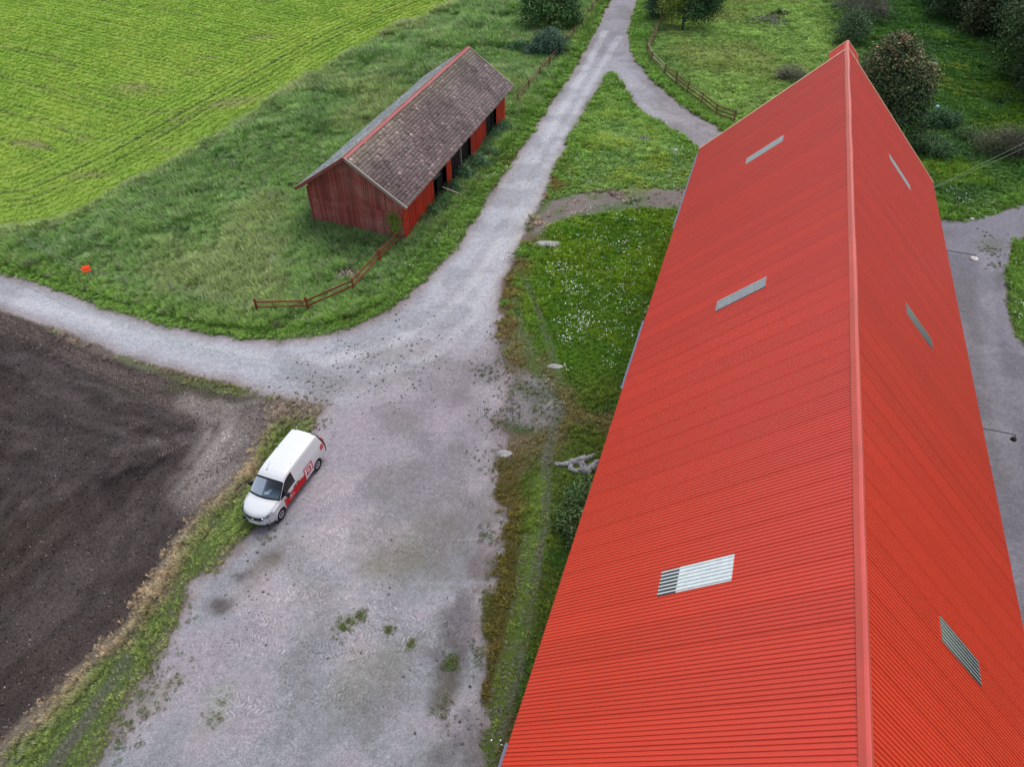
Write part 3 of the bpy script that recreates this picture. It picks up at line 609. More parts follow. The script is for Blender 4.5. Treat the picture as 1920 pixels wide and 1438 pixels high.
def make_flowers():
    pts = []
    for (u, v, r, n, rx) in ((905, 335, 1.3, 70, 1.4), (885, 350, .9, 40, 1), (925, 300, 1.0, 22, 1), (840, 440, .9, 40, 1.3), (822, 455, .6, 20, 1), (1050, 510, 1.3, 80, 1.5), (1075, 545, 1.2, 70, 1.2), (1080, 605, 1.3, 80, 1.3), (1070, 630, .8, 50, 1), (1125, 505, 1.6, 70, 2), (1150, 400, 2.6, 70, 2), (1160, 410, 1.4, 40, 1.4),
            (1150, 560, 4.0, 180, 1.0), (1160, 450, 4.0, 160, 1.4), (1110, 595, 2.2, 70, 1.5), (1130, 640, 2, 50, 1), (1200, 470, 3.0, 80, 1.6), (1100, 470, 3.0, 80, 1.5), (1145, 155, 1.4, 40, .8), (1080, 300, 1.0, 20, 1), (1250, 240, 2.0, 40, 1.4), (1200, 330, 4, 90, 2), (1110, 345, 2.5, 50, 2), (1280, 280, 2, 60, 1), (1085, 680, 2, 30, 1.4),
            (1790, 390, 2.2, 60, 1.8), (1830, 380, 1.2, 50, 1.5), (1740, 65, 3.5, 60, 2), (1720, 90, 3, 40, 2), (1800, 290, 3, 30, 2), (1900, 560, 2, 40, 1), (1915, 480, 2, 40, 1), (1900, 620, 1.5, 20, 1), (1760, 360, 2.0, 40, 1), (600, 600, 3, 30, 3), (760, 500, 2.5, 30, 1), (260, 560, 4, 20, 3), (1020, 110, 1.0, 5, 1), (1100, 1000, 1.2, 8, 1), (1060, 1020, .8, 6, 1), (950, 1400, .8, 6, 1)):
        c = G(u, v); q = rng.normal(0, .45, (int(n*.32), 2))*r*np.array([rx, 1]); pts.append(q+np.array([c.x, c.y]))
    P = np.concatenate(pts); f = fields(P[:, 0], P[:, 1]); k = (f['gravel'] < -.1)&(f['barn'] < .3)&(f['shed'] < -.1); P = P[k]; n = len(P)
    scatter('white_flowers', 'small white wild flowers in the grass verges and lawns', np.stack([P[:, 0], P[:, 1], ground_z(P[:, 0], P[:, 1])], 1), np.stack([0*P[:, 0], 0*P[:, 0], rng.uniform(0, 6.28, n)], 1),
            rng.uniform(.8, 1.3, n), np.ones((n, 1))*np.array([.80, .83, .80])*rng.uniform(.75, 1.1, (n, 1)), T_flower, cat='flowers')
    pts = []
    for (u, v, r, n) in ((655, 1165, .35, 26), (640, 1180, .3, 14), (678, 1155, .22, 22), (729, 1181, .16, 16), (770, 1205, .16, 12), (845, 1238, .28, 34), (412, 1332, .5, 14), (300, 1240, .9, 40), (285, 1290, .8, 30), (255, 1340, .8, 40), (340, 1150, .7, 24), (225, 1390, .6, 30), (505, 1000, .5, 12), (560, 765, 1.3, 70), (590, 800, .6, 20), (930, 700, .9, 50), (940, 780, .9, 50), (1000, 730, 1.8, 120), (1060, 780, 1.6, 110), (925, 870, .7, 40), (920, 1000, .5, 30), (915, 1120, .5, 30), (900, 1230, .5, 30), (830, 1330, .4, 24), (1855, 470, .8, 30), (1870, 500, .7, 20), (1850, 440, .5, 10)):
        c = G(u, v); pts.append(rng.normal(0, .6, (n, 2))*r+np.array([c.x, c.y]))
    P = np.concatenate(pts); f = fields(P[:, 0], P[:, 1]); k = f['barn'] < .2; P = P[k]; n = len(P)
    C = np.where(rng.random((n, 1)) < .55, np.array([.13, .21, .05]), np.array([.20, .17, .08]))*rng.uniform(.7, 1.3, (n, 1))
    scatter('yard_weeds', 'low weeds and moss tufts growing through the gravel of the yard', np.stack([P[:, 0], P[:, 1], ground_z(P[:, 0], P[:, 1])], 1), np.stack([0*P[:, 0], 0*P[:, 0], rng.uniform(0, 6.28, n)], 1), rng.uniform(.25, .6, n), C, T_short, cat='weeds')
    pts = []
    for (u, v, r, n) in ((1790, 128, 1.6, 40), (1770, 158, 1.6, 40), (1800, 180, 2.5, 40), (1830, 240, 3, 25)):
        c = G(u, v); pts.append(rng.normal(0, .5, (n, 2))*r*np.array([1.5, 1])+np.array([c.x, c.y]))
    P = np.concatenate(pts); n = len(P)
    scatter('yellow_weeds', 'yellow green weeds in the dark meadow beyond the big barn', np.stack([P[:, 0], P[:, 1], ground_z(P[:, 0], P[:, 1])], 1), np.stack([0*P[:, 0], 0*P[:, 0], rng.uniform(0, 6.28, n)], 1),
            rng.uniform(1.2, 2, n), np.ones((n, 1))*np.array([.26, .33, .03])*rng.uniform(.7, 1.15, (n, 1)), T_short, cat='weeds')

# ------------------------------------------------------------------ big barn with the red metal roof
HW, EH, RH, BL = 7.36, 5.843, 13.177, 46.8
SLP = (RH-EH)/HW; ANG = math.atan(SLP); SLEN = math.hypot(HW, RH-EH)
def metal_mat(name, col, rough, var=.05, spec=.5, screws=False):
    m, nt, b = nodes(name); tc = nt.nodes.new('ShaderNodeTexCoord'); ge = nt.nodes.new('ShaderNodeNewGeometry')
    n1 = noise(nt, .35, 4, ge.outputs['Position']); n2 = noise(nt, 6, 4, ge.outputs['Position'])
    oi = nt.nodes.new('ShaderNodeObjectInfo')
    f1 = ramp(nt, n1, .3, .7, 1-var, 1+var); f2 = ramp(nt, oi.outputs['Random'], 0, 1, .94, 1.04); f3 = ramp(nt, n2, .3, .7, .97, 1.03)
    k = math_n(nt, 'MULTIPLY', math_n(nt, 'MULTIPLY', f1, f2), f3)
    cb = nt.nodes.new('ShaderNodeCombineColor')
    for i in range(3): nt.links.new(k, cb.inputs[i])
    nt.links.new(mix_rgb(nt, (*col, 1), cb.outputs[0], 1.0, 'MULTIPLY'), b.inputs['Base Color'])
    nt.links.new(ramp(nt, n1, .3, .7, rough-.01, rough+.02), b.inputs['Roughness']); b.inputs['Specular IOR Level'].default_value = spec
    return m
M_red = metal_mat('red_sheet_metal', (.645, .042, .016), .35, var=.02, spec=.72)
M_cap = metal_mat('ridge_metal', (.60, .072, .052), .28, var=.10, spec=.85)
M_trim = simple('salmon_trim', (.72, .40, .26), .5, .5, .12)
M_wall = simple('red_paint_wall', (.36, .035, .022), .75, .3, .2, 1.2, .01, stretch=(1, 1, .2))
M_gut = simple('blue_grey_metal', (.13, .16, .24), .6, .3, .1)
M_darkm = simple('dark_metal', (.03, .03, .032), .5, .5, .1)
barn = tag(empty('barn', (BO[0], BO[1], 0), -YAW), 'long barn under a bright red corrugated metal roof filling the right side', 'barn')
# barn local axes: +Y along the ridge towards its far end (a), +X across (b)
def rib_sheet(name, w_, n, length, mats, h=.022, z0=0.0, two=None):
    "one corrugated sheet: x down the slope 0..length, y along the barn 0..w_"
    prof = []; p = w_/n
    for i in range(n):
        y = i*p; h_ = h; h = h*1.2 if i == 0 and name == 'roof_sheet' else h; prof += [(y, 0), (y+p*.30, 0), (y+p*.44, h), (y+p*.68, h), (y+p*.82, 0)]; h = h_
    prof.append((w_, 0)); V = []; xsx = [0, length] if two is None else [0, two, length]
    for x in xsx:
        for y, z in prof: V.append((x, y, z+z0))
    m = len(prof); F_ = []; fm = []
    for j in range(len(xsx)-1):
        for i in range(m-1): F_.append((j*m+i, (j+1)*m+i, (j+1)*m+i+1, j*m+i+1)); fm.append(0)
    # sheet thickness at the lower edge
    o = len(V); V += [(length, y, z+z0-.012) for y, z in prof]; b0 = (len(xsx)-1)*m
    for i in range(m-1): F_.append((b0+i, o+i, o+i+1, b0+i+1)); fm.append(0)
    return mesh_np(name, V, F_, mats, False, fm), prof
def slope_mat(side, a, off=0.0, down=0.0):
    "place on the left (-1) or right (+1) slope; down = metres from the ridge along the slope"
    ca, sa = math.cos(ANG), math.sin(ANG)
    X = Vector((side*ca, 0, -sa)); Y = Vector((0, 1, 0)); Zv = Vector((side*sa, 0, ca))
    M = Matrix(((X.x, Y.x, Zv.x, 0), (X.y, Y.y, Zv.y, 0), (X.z, Y.z, Zv.z, 0), (0, 0, 0, 1)))
    o = Vector((0, a, RH))+X*down+Zv*off
    return Matrix.Translation(o) @ M
SW = .875; NS = int(BL/SW)+1
me_s, _ = rib_sheet('roof_sheet', SW+.004, 7, SLEN, [M_red])
me_s.flip_normals() if False else None
for side in (-1, 1):
    for k in range(NS):
        a0 = -(k+1)*SW
        o = obj('roof_sheet', me_s, barn); jig = random.uniform(-.003, .003)
        o.matrix_local = slope_mat(side, a0, jig+.002*(k % 2))
# skylights of translucent corrugated plastic, a hand's breadth proud
def sky_mat(name, dirt):
    m, nt, b = nodes(name); tc = nt.nodes.new('ShaderNodeTexCoord'); sp = nt.nodes.new('ShaderNodeSeparateXYZ'); nt.links.new(tc.outputs['Object'], sp.inputs[0])
    n1 = noise(nt, 5, 5, tc.outputs['Object']); n2 = noise(nt, 40, 3, tc.outputs['Object'])
    low = ramp(nt, math_n(nt, 'ADD', sp.outputs['X'], math_n(nt, 'MULTIPLY', n1, .05)), dirt-.01, dirt+.01)
    val = ramp(nt, sp.outputs['Z'], .020, .030)
    grime = math_n(nt, 'MULTIPLY', math_n(nt, 'SUBTRACT', 1.0, val), low)
    pale = mix_rgb(nt, (.66, .72, .71, 1), (.78, .82, .82, 1), ramp(nt, n1, .35, .65))
    nt.links.new(mix_rgb(nt, pale, mix_rgb(nt, (.035, .04, .045, 1), (.12, .13, .13, 1), ramp(nt, n2, .4, .7)), grime), b.inputs['Base Color'])
    b.inputs['Roughness'].default_value = .3; return m
def sky_dark(name):
    m, nt, b = nodes(name); tc = nt.nodes.new('ShaderNodeTexCoord'); sp = nt.nodes.new('ShaderNodeSeparateXYZ'); nt.links.new(tc.outputs['Object'], sp.inputs[0])
    n1 = noise(nt, 4, 5, tc.outputs['Object']); down = ramp(nt, math_n(nt, 'ADD', sp.outputs['X'], math_n(nt, 'MULTIPLY', n1, .8)), .5, 2.2)
    val = ramp(nt, sp.outputs['Z'], .030, .036)
    c = mix_rgb(nt, (.20, .23, .19, 1), (.045, .055, .07, 1), down); nt.links.new(mix_rgb(nt, c, (.42, .46, .42, 1), math_n(nt, 'MULTIPLY', val, .8)), b.inputs['Base Color']); b.inputs['Roughness'].default_value = .3; return m
M_sky = [sky_mat('plastic_clear_low_end', 1.85), sky_mat('plastic_streaked', -9), sky_dark('plastic_dark_low')]
def skylight(side, a0, n, d0, d1, mt, label):
    me, _ = rib_sheet('skylight', n*.125, n, d1-d0, [mt], .026, .012)
    o = obj('skylight', me, barn); o.matrix_local = slope_mat(side, a0, .002, d0)
    if label: o['label'] = label
    M = MB(); M.box((0-.01, n*.0625, .01), (.02, n*.125, .035)); fl = M.build('flashing', M_red, o)
M_grn = simple('plastic_weathered', (.50, .56, .54), .35, .5, .25, 3, col2=(.36, .42, .40))
q2 = math.sqrt(2)
skylight(-1, -36.75, 7, 3.50, 5.96, M_sky[0], 'pale translucent skylight panel with dark clear lower end')
skylight(-1, -22.5, 6, 3.62, 5.98, M_sky[1], 'grimy translucent skylight panel'); skylight(-1, -8.0, 6, 3.70, 6.0, M_grn, None)
skylight(1, -36.625, 6, 3.85, 6.05, M_sky[2], 'greenish skylight panel darkening to the lower end'); skylight(1, -22.125, 6, 4.0, 6.15, M_sky[2], None); skylight(1, -7.75, 5, 4.1, 6.35, M_grn, None)
# ridge cap in lengths that do not lie quite true
ca_, sa_ = math.cos(ANG), math.sin(ANG)
def cap_piece(L, dx0, dx1, dz0, dz1, wl=.22, wr=.17, th=.012):
    V = []; prof = [(-wl*ca_, -wl*sa_+.045), (-.05, .03), (0, .062), (.045, .034), (wr*ca_, -wr*sa_+.045)]
    for y, dx, dz in ((0, dx0, dz0), (L, dx1, dz1)):
        V += [(x+dx, y, z+dz) for x, z in prof]+[(x+dx, y, z+dz-th) for x, z in prof]
    F_ = []
    for i in range(4): F_ += [(i, i+1, 11+i, 10+i), (5+i, 15+i, 16+i, 6+i)]
    F_ += [(0, 10, 15, 5), (4, 9, 19, 14), (0, 5, 6, 1), (1, 6, 7, 2), (2, 7, 8, 3), (3, 8, 9, 4), (10, 11, 16, 15), (11, 12, 17, 16), (12, 13, 18, 17), (13, 14, 19, 18)]
    return V, F_
a = 1.42; px = 0.0; pz = 0.0
while a > -BL-.3:
    L = 1.95; amp = .012 if a > -22 else .005
    nx = random.gauss(0, amp); nz = random.gauss(0, amp*.5)
    V_, F_ = cap_piece(L+.03, nx, px, nz, pz)
    o = obj('ridge_cap', mesh_np('ridge_cap', V_, F_, [M_cap]), barn); o.location = (0, a-L, RH+.012); px, pz = nx, nz; a -= L
# verge trim at the far gable, walls
for side in (-1, 1):
    mb = MB(); mb.box((SLEN/2+.0, 0, .02), (SLEN+.02, .14, .07)); o = mb.build('verge_trim', M_trim, barn); o.matrix_local = slope_mat(side, .07, .006)
    mb = MB(); mb.box((SLEN/2, 0, -.10), (SLEN, .03, .20)); o = mb.build('barge_board', M_wall, barn); o.matrix_local = slope_mat(side, .12, -.05)
    mb = MB(); mb.box((SLEN/2, 0, .02), (SLEN+.02, .14, .07)); o = mb.build('verge_trim', M_trim, barn); o.matrix_local = slope_mat(side, -NS*SW-.07, .006)
    mb = MB(); mb.box((side*(HW-.45), -BL/2-.1, (EH-.25)/2), (.2, BL-.4, EH-.25)); mb.build('side_wall', M_wall, barn)
    mb = MB(); mb.box((side*(HW-.12), -BL/2, EH-.13), (.12, BL-.2, .14)); mb.build('eave_board', M_trim, barn)
for y in (-.35, -BL+.1):
    mb = MB(); h = RH-.18; e = EH-.18; x = HW-.36
    V_ = [(-x, y-.09, 0), (x, y-.09, 0), (x, y-.09, e+.3), (0, y-.09, h), (-x, y-.09, e+.3), (-x, y+.09, 0), (x, y+.09, 0), (x, y+.09, e+.3), (0, y+.09, h), (-x, y+.09, e+.3)]
    mb.add(V_, [(0, 1, 2, 3, 4), (9, 8, 7, 6, 5), (0, 5, 6, 1), (1, 6, 7, 2), (2, 7, 8, 3), (3, 8, 9, 4), (4, 9, 5, 0)]); mb.build('gable_wall', M_wall, barn)
# the little hoist roof sticking out over the far gable
hood = MB(); hood.box((0, .55, RH-1.2), (1.1, .9, .9)); hood = hood.build('hoist_hood', M_wall, barn)
me_h, _ = rib_sheet('hood_sheet', 1.2, 9, 1.12, [M_red])
for side in (-1, 1):
    o = obj('hood_sheet', me_h, hood); o.matrix_local = slope_mat(side, .17, .03)
    mb = MB(); mb.box((.56, 0, .02), (1.14, .08, .06)); o = mb.build('hood_trim', M_trim, hood); o.matrix_local = slope_mat(side, 1.40, .035)
    mb = MB(); mb.box((1.13, .6, -.04), (.03, 1.2, .12)); o = mb.build('hood_edge', M_wall, hood); o.matrix_local = slope_mat(side, .17, .03)
# sheet metal weather hoods over the sliding doors, just below the eaves
for side, a0, a1 in ((-1, .0, -10.4), (-1, -19.6, -24.8), (-1, -40.7, -46), (1, -.1, -5.0), (1, -20.0, -24.6)):
    mb = MB(); w0 = .12 if side < 0 else .08
    mb.box((side*(HW+w0/2-.06), (a0+a1)/2, EH-.30), (w0+.12, a0-a1, .015)); mb.box((side*(HW+w0), (a0+a1)/2, EH-.32), (.012, a0-a1, .05))
    mb.build('door_canopy', M_gut, barn)
    for k in range(int((a0-a1)/1.0)+1):
        m2 = MB(); m2.box((0, 0, 0), (w0+.3, .03, .03)); o = m2.build('canopy_bracket', M_darkm, barn); o.location = (side*(HW+.02), a1+.1+k*(a0-a1-.2)/max(1, int((a0-a1)/1.0)), EH-.325)
def barn_pt(a, b, z): return Vector((BO[0]+a*RX+b*RY, BO[1]+a*RY-b*RX, z))
M_shade = simple('white_enamel', (.75, .75, .70), .3, .5, .05)
for k, (a, z, b1, lb) in enumerate(((-5.8, 4.5, 9.68, 'white dome lamp on a thin iron arm at the far end of the big barn'), (-21.1, 4.55, 9.40, 'dark iron lamp arm with small shade lower down the big barn side'))):
    l = tag(empty('wall_lamp', barn_pt(a, 6.9, z), -YAW), lb, 'lamp', 'arm lamps on the east wall of the big barn')
    mb = MB(); D = b1-6.9; mb.tube([(0, 0, 0), (D, 0, .02), (D+.03, 0, -.12)], .022); mb.build('arm', M_darkm, l)
    mb = MB(); mb.tube([(0, -.45, -.1), (D*.45, 0, .0)], .018); mb.tube([(0, .35, .3), (D*.45, 0, .0)], .014); mb.build('brace', M_darkm, l)
    mb = MB(); mb.box((0, 0, 0), (.06, .16, .2)); mb.build('wall_plate', M_darkm, l)
    r = .25 if k == 0 else .13
    mb = MB(); mb.lathe([(.03, .02), (.06, 0), (r*.8, -.07), (r, -.16), (r*.95, -.16), (r*.6, -.10), (.02, -.08)], 16, (D+.03, 0, -.12)); mb.build('lamp_shade', M_shade if k == 0 else [M_darkm], l, True)
    mb = MB(); mb.lathe([(.02, 0), (.05, -.04), (.05, -.10), (.02, -.14)], 10, (D+.03, 0, -.20)); mb.build('bulb', simple('bulb_glass', (.7, .7, .68), .2, .5, .02), l, True)

# ------------------------------------------------------------------ small old barn
shw, seh, srh, sL, ov = 3.6315, 3.077, 6.003, 23.066, .644
SS = (srh-seh)/(shw+ov); SA = math.atan(SS); SSL = math.hypot(shw+ov, srh-seh)
def wood(name, c1, c2, rough=.85, sc=2.0, lo=.42, hi=.68, stretch=(8, 8, .5), spec=.2):
    m, nt, b = nodes(name); tc = nt.nodes.new('ShaderNodeTexCoord'); ge = nt.nodes.new('ShaderNodeNewGeometry'); oi = nt.nodes.new('ShaderNodeObjectInfo')
    mp = N(nt, 'ShaderNodeMapping'); mp.inputs['Scale'].default_value = stretch; nt.links.new(tc.outputs['Object'], mp.inputs[0])
    n1 = noise(nt, sc, 6, mp.outputs[0], .7); n2 = noise(nt, .5, 4, ge.outputs['Position'])
    s = math_n(nt, 'ADD', n1, math_n(nt, 'MULTIPLY', math_n(nt, 'SUBTRACT', n2, .5), .5))
    at = nt.nodes.new('ShaderNodeAttribute'); at.attribute_name = 'tint'
    c = mix_rgb(nt, (*c1, 1), (*c2, 1), ramp(nt, s, lo, hi))
    k = ramp(nt, oi.outputs['Random'], 0, 1, .72, 1.22)
    cb = nt.nodes.new('ShaderNodeCombineColor')
    for i in range(3): nt.links.new(k, cb.inputs[i])
    nt.links.new(mix_rgb(nt, c, cb.outputs[0], 1.0, 'MULTIPLY'), b.inputs['Base Color']); b.inputs['Roughness'].default_value = rough; b.inputs['Specular IOR Level'].default_value = spec
    bp = N(nt, 'ShaderNodeBump', Strength=.7, Distance=.01); nt.links.new(n1, bp.inputs['Height']); nt.links.new(bp.outputs[0], b.inputs['Normal'])
    return m
M_gab = wood('faded_red_boards', (.345, .080, .068), (.50, .33, .28), lo=.48, hi=.80)
M_side = wood('bright_red_boards', (.47, .040, .018), (.30, .06, .04), lo=.55, hi=.85)
M_dwood = wood('black_door_boards', (.018, .014, .014), (.06, .045, .04), lo=.55, hi=.85)
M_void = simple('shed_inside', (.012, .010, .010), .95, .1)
M_tile = simple('roof_tile', (1, 1, 1), .62, .5, .42, 13, .004, attr='tint', fine=3)
M_pale = wood('weathered_pale_wood', (.36, .31, .27), (.24, .20, .18))
M_ridge = wood('faded_ridge_board', (.34, .080, .078), (.36, .18, .17), .6, lo=.5, hi=.8, stretch=(1, .5, 4), spec=.4)
shed = tag(empty('old_barn', (SO[0], SO[1], 0), -YAW), 'small weathered red wooden barn with mossy grey brown tiled roof beside the road', 'barn')
bw = .162; nb = int(2*shw/bw)
for i in range(nb):
    x = -shw+(i+.5)*2*shw/nb; top = srh-SS*abs(x)-.13; w_ = 2*shw/nb-.014
    for (z0, z1, y) in ((random.uniform(-.05, .12) if random.random() < .25 else -.05, 2.2, ov), (2.15, top, ov-.022)):
        if z1-z0 < .1: continue
        mb = MB(); j = random.uniform(-.006, .006); mb.box((0, 0, 0), (w_, .024, z1-z0)); o = mb.build('wall_board', M_gab, shed); o.location = (x, y+j, (z0+z1)/2)
mb = MB(); mb.box((-shw-.02, ov-.03, 1.5), (.12, .12, 3.1)); mb.build('corner_board', M_gab, shed)
mb = MB(); mb.box((shw+.03, ov-.02, 1.6), (.05, .14, 3.3)); mb.build('corner_board', M_side, shed)
mb = MB(); mb.box((0, ov+.06, 1.5), (2*shw-.1, .04, 3.0)); mb.box((0, sL-ov-.05, 1.6), (2*shw, .08, 3.3)); mb.box((-shw, sL/2, 1.7), (.06, sL-2*ov-.1, 3.4)); mb.build('back_walls', M_gab, shed)
mb = MB(); y = sL-ov-.1; mb.add([(-shw, y, 3.2), (shw, y, 3.2), (0, y, srh-.2), (-shw, y+.06, 3.2), (shw, y+.06, 3.2), (0, y+.06, srh-.2)], [(0, 1, 2), (5, 4, 3), (0, 3, 4, 1), (1, 4, 5, 2), (2, 5, 3, 0)]); mb.build('rear_gable', M_gab, shed)
mb = MB(); mb.box((shw-.75, sL/2, 1.5), (.05, sL-2*ov-.3, 3.0)); mb.box((shw-.4, sL/2, .03), (.8, sL-2*ov-.3, .05)); mb.build('dark_inside', M_void, shed)  # near-black sheets behind the openings; the interior's shade is put into their colour
def side_boards(a0, a1, mt, name, depth=0.0, jag=.0, z0=-.05, z1=3.42):
    n = max(1, round((a1-a0)/.165))
    for i in range(n):
        w_ = (a1-a0)/n; mb = MB(); lo = z0+(random.uniform(0, jag) if random.random() < .3 else 0); mb.box((0, 0, 0), (.024, w_-.014, z1-lo)); o = mb.build(name, mt, shed)
        o.location = (shw+.01-depth+random.uniform(-.006, .006), a0+(i+.5)*w_, (lo+z1)/2)
side_boards(.70, 5.93, M_side, 'wall_board', 0, .15); side_boards(8.45, 9.42, M_side, 'wall_board', 0, .4); side_boards(13.74, 17.37, M_side, 'wall_board', 0, .3); side_boards(20.05, 22.42, M_side, 'wall_board', 0, .15)
side_boards(9.5, 11.45, M_dwood, 'door_board', .14); side_boards(11.75, 13.70, M_dwood, 'door_board', .20); side_boards(17.45, 19.0, M_dwood, 'door_board', .12); side_boards(19.1, 20.0, M_dwood, 'door_board', .22); side_boards(7.2, 8.35, M_dwood, 'door_board', .30)
for a in (5.98, 11.6, 19.05, 13.72): 
    mb = MB(); mb.box((shw-.06, a, 1.7), (.14, .12, 3.4)); mb.build('post', M_dwood if a != 11.6 else M_pale, shed)
mb = MB(); mb.box((shw-.1, sL/2, 3.32), (.14, sL-2*ov, .16)); mb.build('wall_plate', M_dwood, shed)
mb = MB(); mb.bar((shw-.2, 6.3, 1.9), (shw+.05, 7.2, 2.1), .1, .03); mb.build('loose_board', M_pale, shed)
mb = MB(); mb.bar((shw-.15, 7.3, 2.3), (shw+.02, 8.3, 2.7), .1, .03); mb.build('loose_board', M_pale, shed)
def sm(side, y, down=0.0, off=0.0):
    ca, sa = math.cos(SA), math.sin(SA); X = Vector((side*ca, 0, -sa)); Zv = Vector((side*sa, 0, ca))
    return Matrix.Translation(Vector((0, y, srh-.03))+X*down+Zv*off) @ Matrix(((X.x, 0, Zv.x, 0), (X.y, 1, Zv.y, 0), (X.z, 0, Zv.z, 0), (0, 0, 0, 1)))
nc, nr = 96, 20
for side in (-1, 1):
    mb = MB(); mb.box((SSL/2, sL/2, -.075), (SSL-.02, sL-.02, .03)); o = mb.build('roof_deck', M_dwood, shed); o.matrix_local = sm(side, 0)
    V_ = []; F_ = []; C_ = []; tw = sL/nc; tl = SSL/nr; g = np.random.default_rng(50+side)
    sag = lambda y, x: .010*math.sin(y*1.3+x)+.014*math.sin(y*.5+2)+.012
    for r in range(nr):
        for c_ in range(nc):
            x0, x1 = r*tl-.02, (r+1)*tl+.015; y0 = c_*tw+.008+g.normal(0, .004); y1 = (c_+1)*tw-.008+g.normal(0, .004); li = abs(g.normal(0, .006)); x1 += g.normal(0, .012)
            z0 = sag((y0+y1)/2, x0)-.008; z1 = sag((y0+y1)/2, x1)+.030+li; o = len(V_)
            V_ += [(x0, y0, z0), (x0, y1, z0), (x1, y1, z1), (x1, y0, z1), (x1, y0, z1-.035), (x1, y1, z1-.035), (x0, y0, z0-.03), (x0, y1, z0-.03)]
            if side > 0: F_ += [(o+3, o+2, o+1, o), (o+4, o+5, o+2, o+3), (o, o+6, o+4, o+3), (o+7, o+1, o+2, o+5)]
            else: F_ += [(o, o+1, o+2, o+3), (o+3, o+2, o+5, o+4), (o+3, o+4, o+6, o), (o+5, o+2, o+1, o+7)]
            yy, xx = np.array([(y0+y1)/2]), np.array([x0]); q = float(fbm(yy, xx, 2.8, 1)[0]); q2_ = float(fbm(yy, xx, 5, 2)[0])
            base = np.array([.172, .120, .116]) if side > 0 else np.array([.40, .425, .45])  # same tiles both sides; left slope's pale blue-grey is sky reflection painted in
            base = base*(1-.35*q2_)+np.array([.10, .11, .03])*sst(np.array(1-r/nr*2.2+q-.5), .2, 1)*.45+np.array([.07, .06, .06])*sst(np.array(q), .5, .66)*.8
            base = base*math.exp(g.normal(0, .20))
            if g.random() < .05: base = base*g.uniform(1.5, 2.0)
            elif g.random() < .03: base = base*.45
            C_ += [base]*4
    o = obj('roof_tiles', mesh_np('roof_tiles', V_, np.array(F_), [M_tile], False, None, {'tint': ('FACE', 'FLOAT_COLOR', np.array(C_))}), shed); o.matrix_local = sm(side, 0); o['kind'] = 'stuff'
    for y in (-.02, sL+.02):
        mb = MB(); mb.box((SSL/2, 0, -.02), (SSL+.04, .03, .20)); o = mb.build('barge_board', M_ridge if side < 0 else M_pale, shed); o.matrix_local = sm(side, y)
        mb = MB(); mb.box((SSL/2, .03 if y < 0 else -.03, .075), (SSL+.04, .12, .025)); o = mb.build('verge_board', M_pale if side > 0 else M_ridge, shed); o.matrix_local = sm(side, y)
    mb = MB(); mb.box((.09, sL/2, .075), (.20, sL+.06, .022)); o = mb.build('ridge_board', M_ridge, shed); o.matrix_local = sm(side, 0)
    for k in range(24):
        mb = MB(); mb.bar((SSL-.9, 0, -.13), (SSL-.03, 0, -.13), .06, .12)
        o = mb.build('rafter_end', M_dwood, shed); o.matrix_local = sm(side, .5+k*.96)
def shed_pt(a, b, z): return Vector((SO[0]+a*RX+b*RY, SO[1]+a*RY-b*RX, z))
mb = MB(); p0 = shed_pt(8.1, shw+1.35, .12); p1 = shed_pt(7.2, shw+.14, 1.0); mb.bar(p0, p1, .13, .04)
tag(mb.build('leaning_plank', M_pale), 'pale plank leaning against the dark opening of the small barn', 'plank')

# ------------------------------------------------------------------ the van
def lerp_t(t, x): return float(np.interp(x, [p[0] for p in t], [p[1] for p in t]))
TOP = [(-2.52, 1.60), (-2.50, 1.72), (-2.44, 1.79), (-2.25, 1.835), (-1, 1.86), (0, 1.855), (.40, 1.83), (.62, 1.78), (.78, 1.705), (1.62, 1.16), (1.70, 1.13), (1.98, 1.08), (2.18, 1.03), (2.32, .98), (2.40, .93), (2.45, .87)]
WID = [(-2.52, .78), (-2.48, .83), (-2.3, .86), (-1, .875), (1.5, .87), (1.9, .85), (2.15, .82), (2.32, .77), (2.45, .70)]
SH = [(-2.52, .03), (-2.3, 0.04), (.3, .0), (.9, .06), (1.6, .18), (1.9, .18), (2.2, .19), (2.45, .22)]
BOT = [(-2.52, .36), (-2.3, .26), (-1.5, .24), (1.9, .24), (2.3, .26), (2.45, .34)]
def vring(x):
    top = lerp_t(TOP, x); w_ = lerp_t(WID, x); zb = lerp_t(BOT, x); sh = lerp_t(SH, x)
    k = min(max((top-1.12)/.66, 0), 1); belt = min(1.04, top-.13)
    wr = (w_-.035)*(1-k)+(w_-.175)*k
    if top < 1.15: wr = w_-.07
    keys = [(0, zb), (w_-.10, zb), (w_-.015, zb+.10), (w_, .72 if belt > .8 else (zb+belt)/2), (w_-.015, belt), (wr+.015, top-.13), (wr-.055, top-.035), (wr*.55, top-.008), (0, top)]
    ns = [3, 2, 10, 7, 12, 5, 6, 6]; out = []; tid = []
    for i, n in enumerate(ns):
        p, q = keys[i], keys[i+1]
        for j in range(n): t = j/n; out.append((p[0]+(q[0]-p[0])*t, p[1]+(q[1]-p[1])*t)); tid.append(i+t)
    out.append(keys[-1]); tid.append(8.0)
    A = np.array(out)
    for _ in range(3): A[1:-1] = A[1:-1]*.5+(A[:-2]+A[2:])*.25
    A[0, 0] = 0; A[-1, 0] = 0
    return A, tid, sh, w_
VS = np.unique(np.round(np.concatenate([np.arange(-2.52, 2.30, .04), np.arange(2.30, 2.451, .025)]), 3))
RW_, FW_ = -1.60, 1.58
M_white = simple('white_car_paint', (.66, .69, .705), .25, .5, .02, 1, coat=.4)
M_redp = simple('red_vinyl', (.60, .004, .008), .5, .2, .04, 1)
M_blk = simple('black_plastic', (.016, .017, .02), .55, .4, .1)
M_sideg = simple('dark_side_glass', (.010, .011, .014), .06, .6, .02)
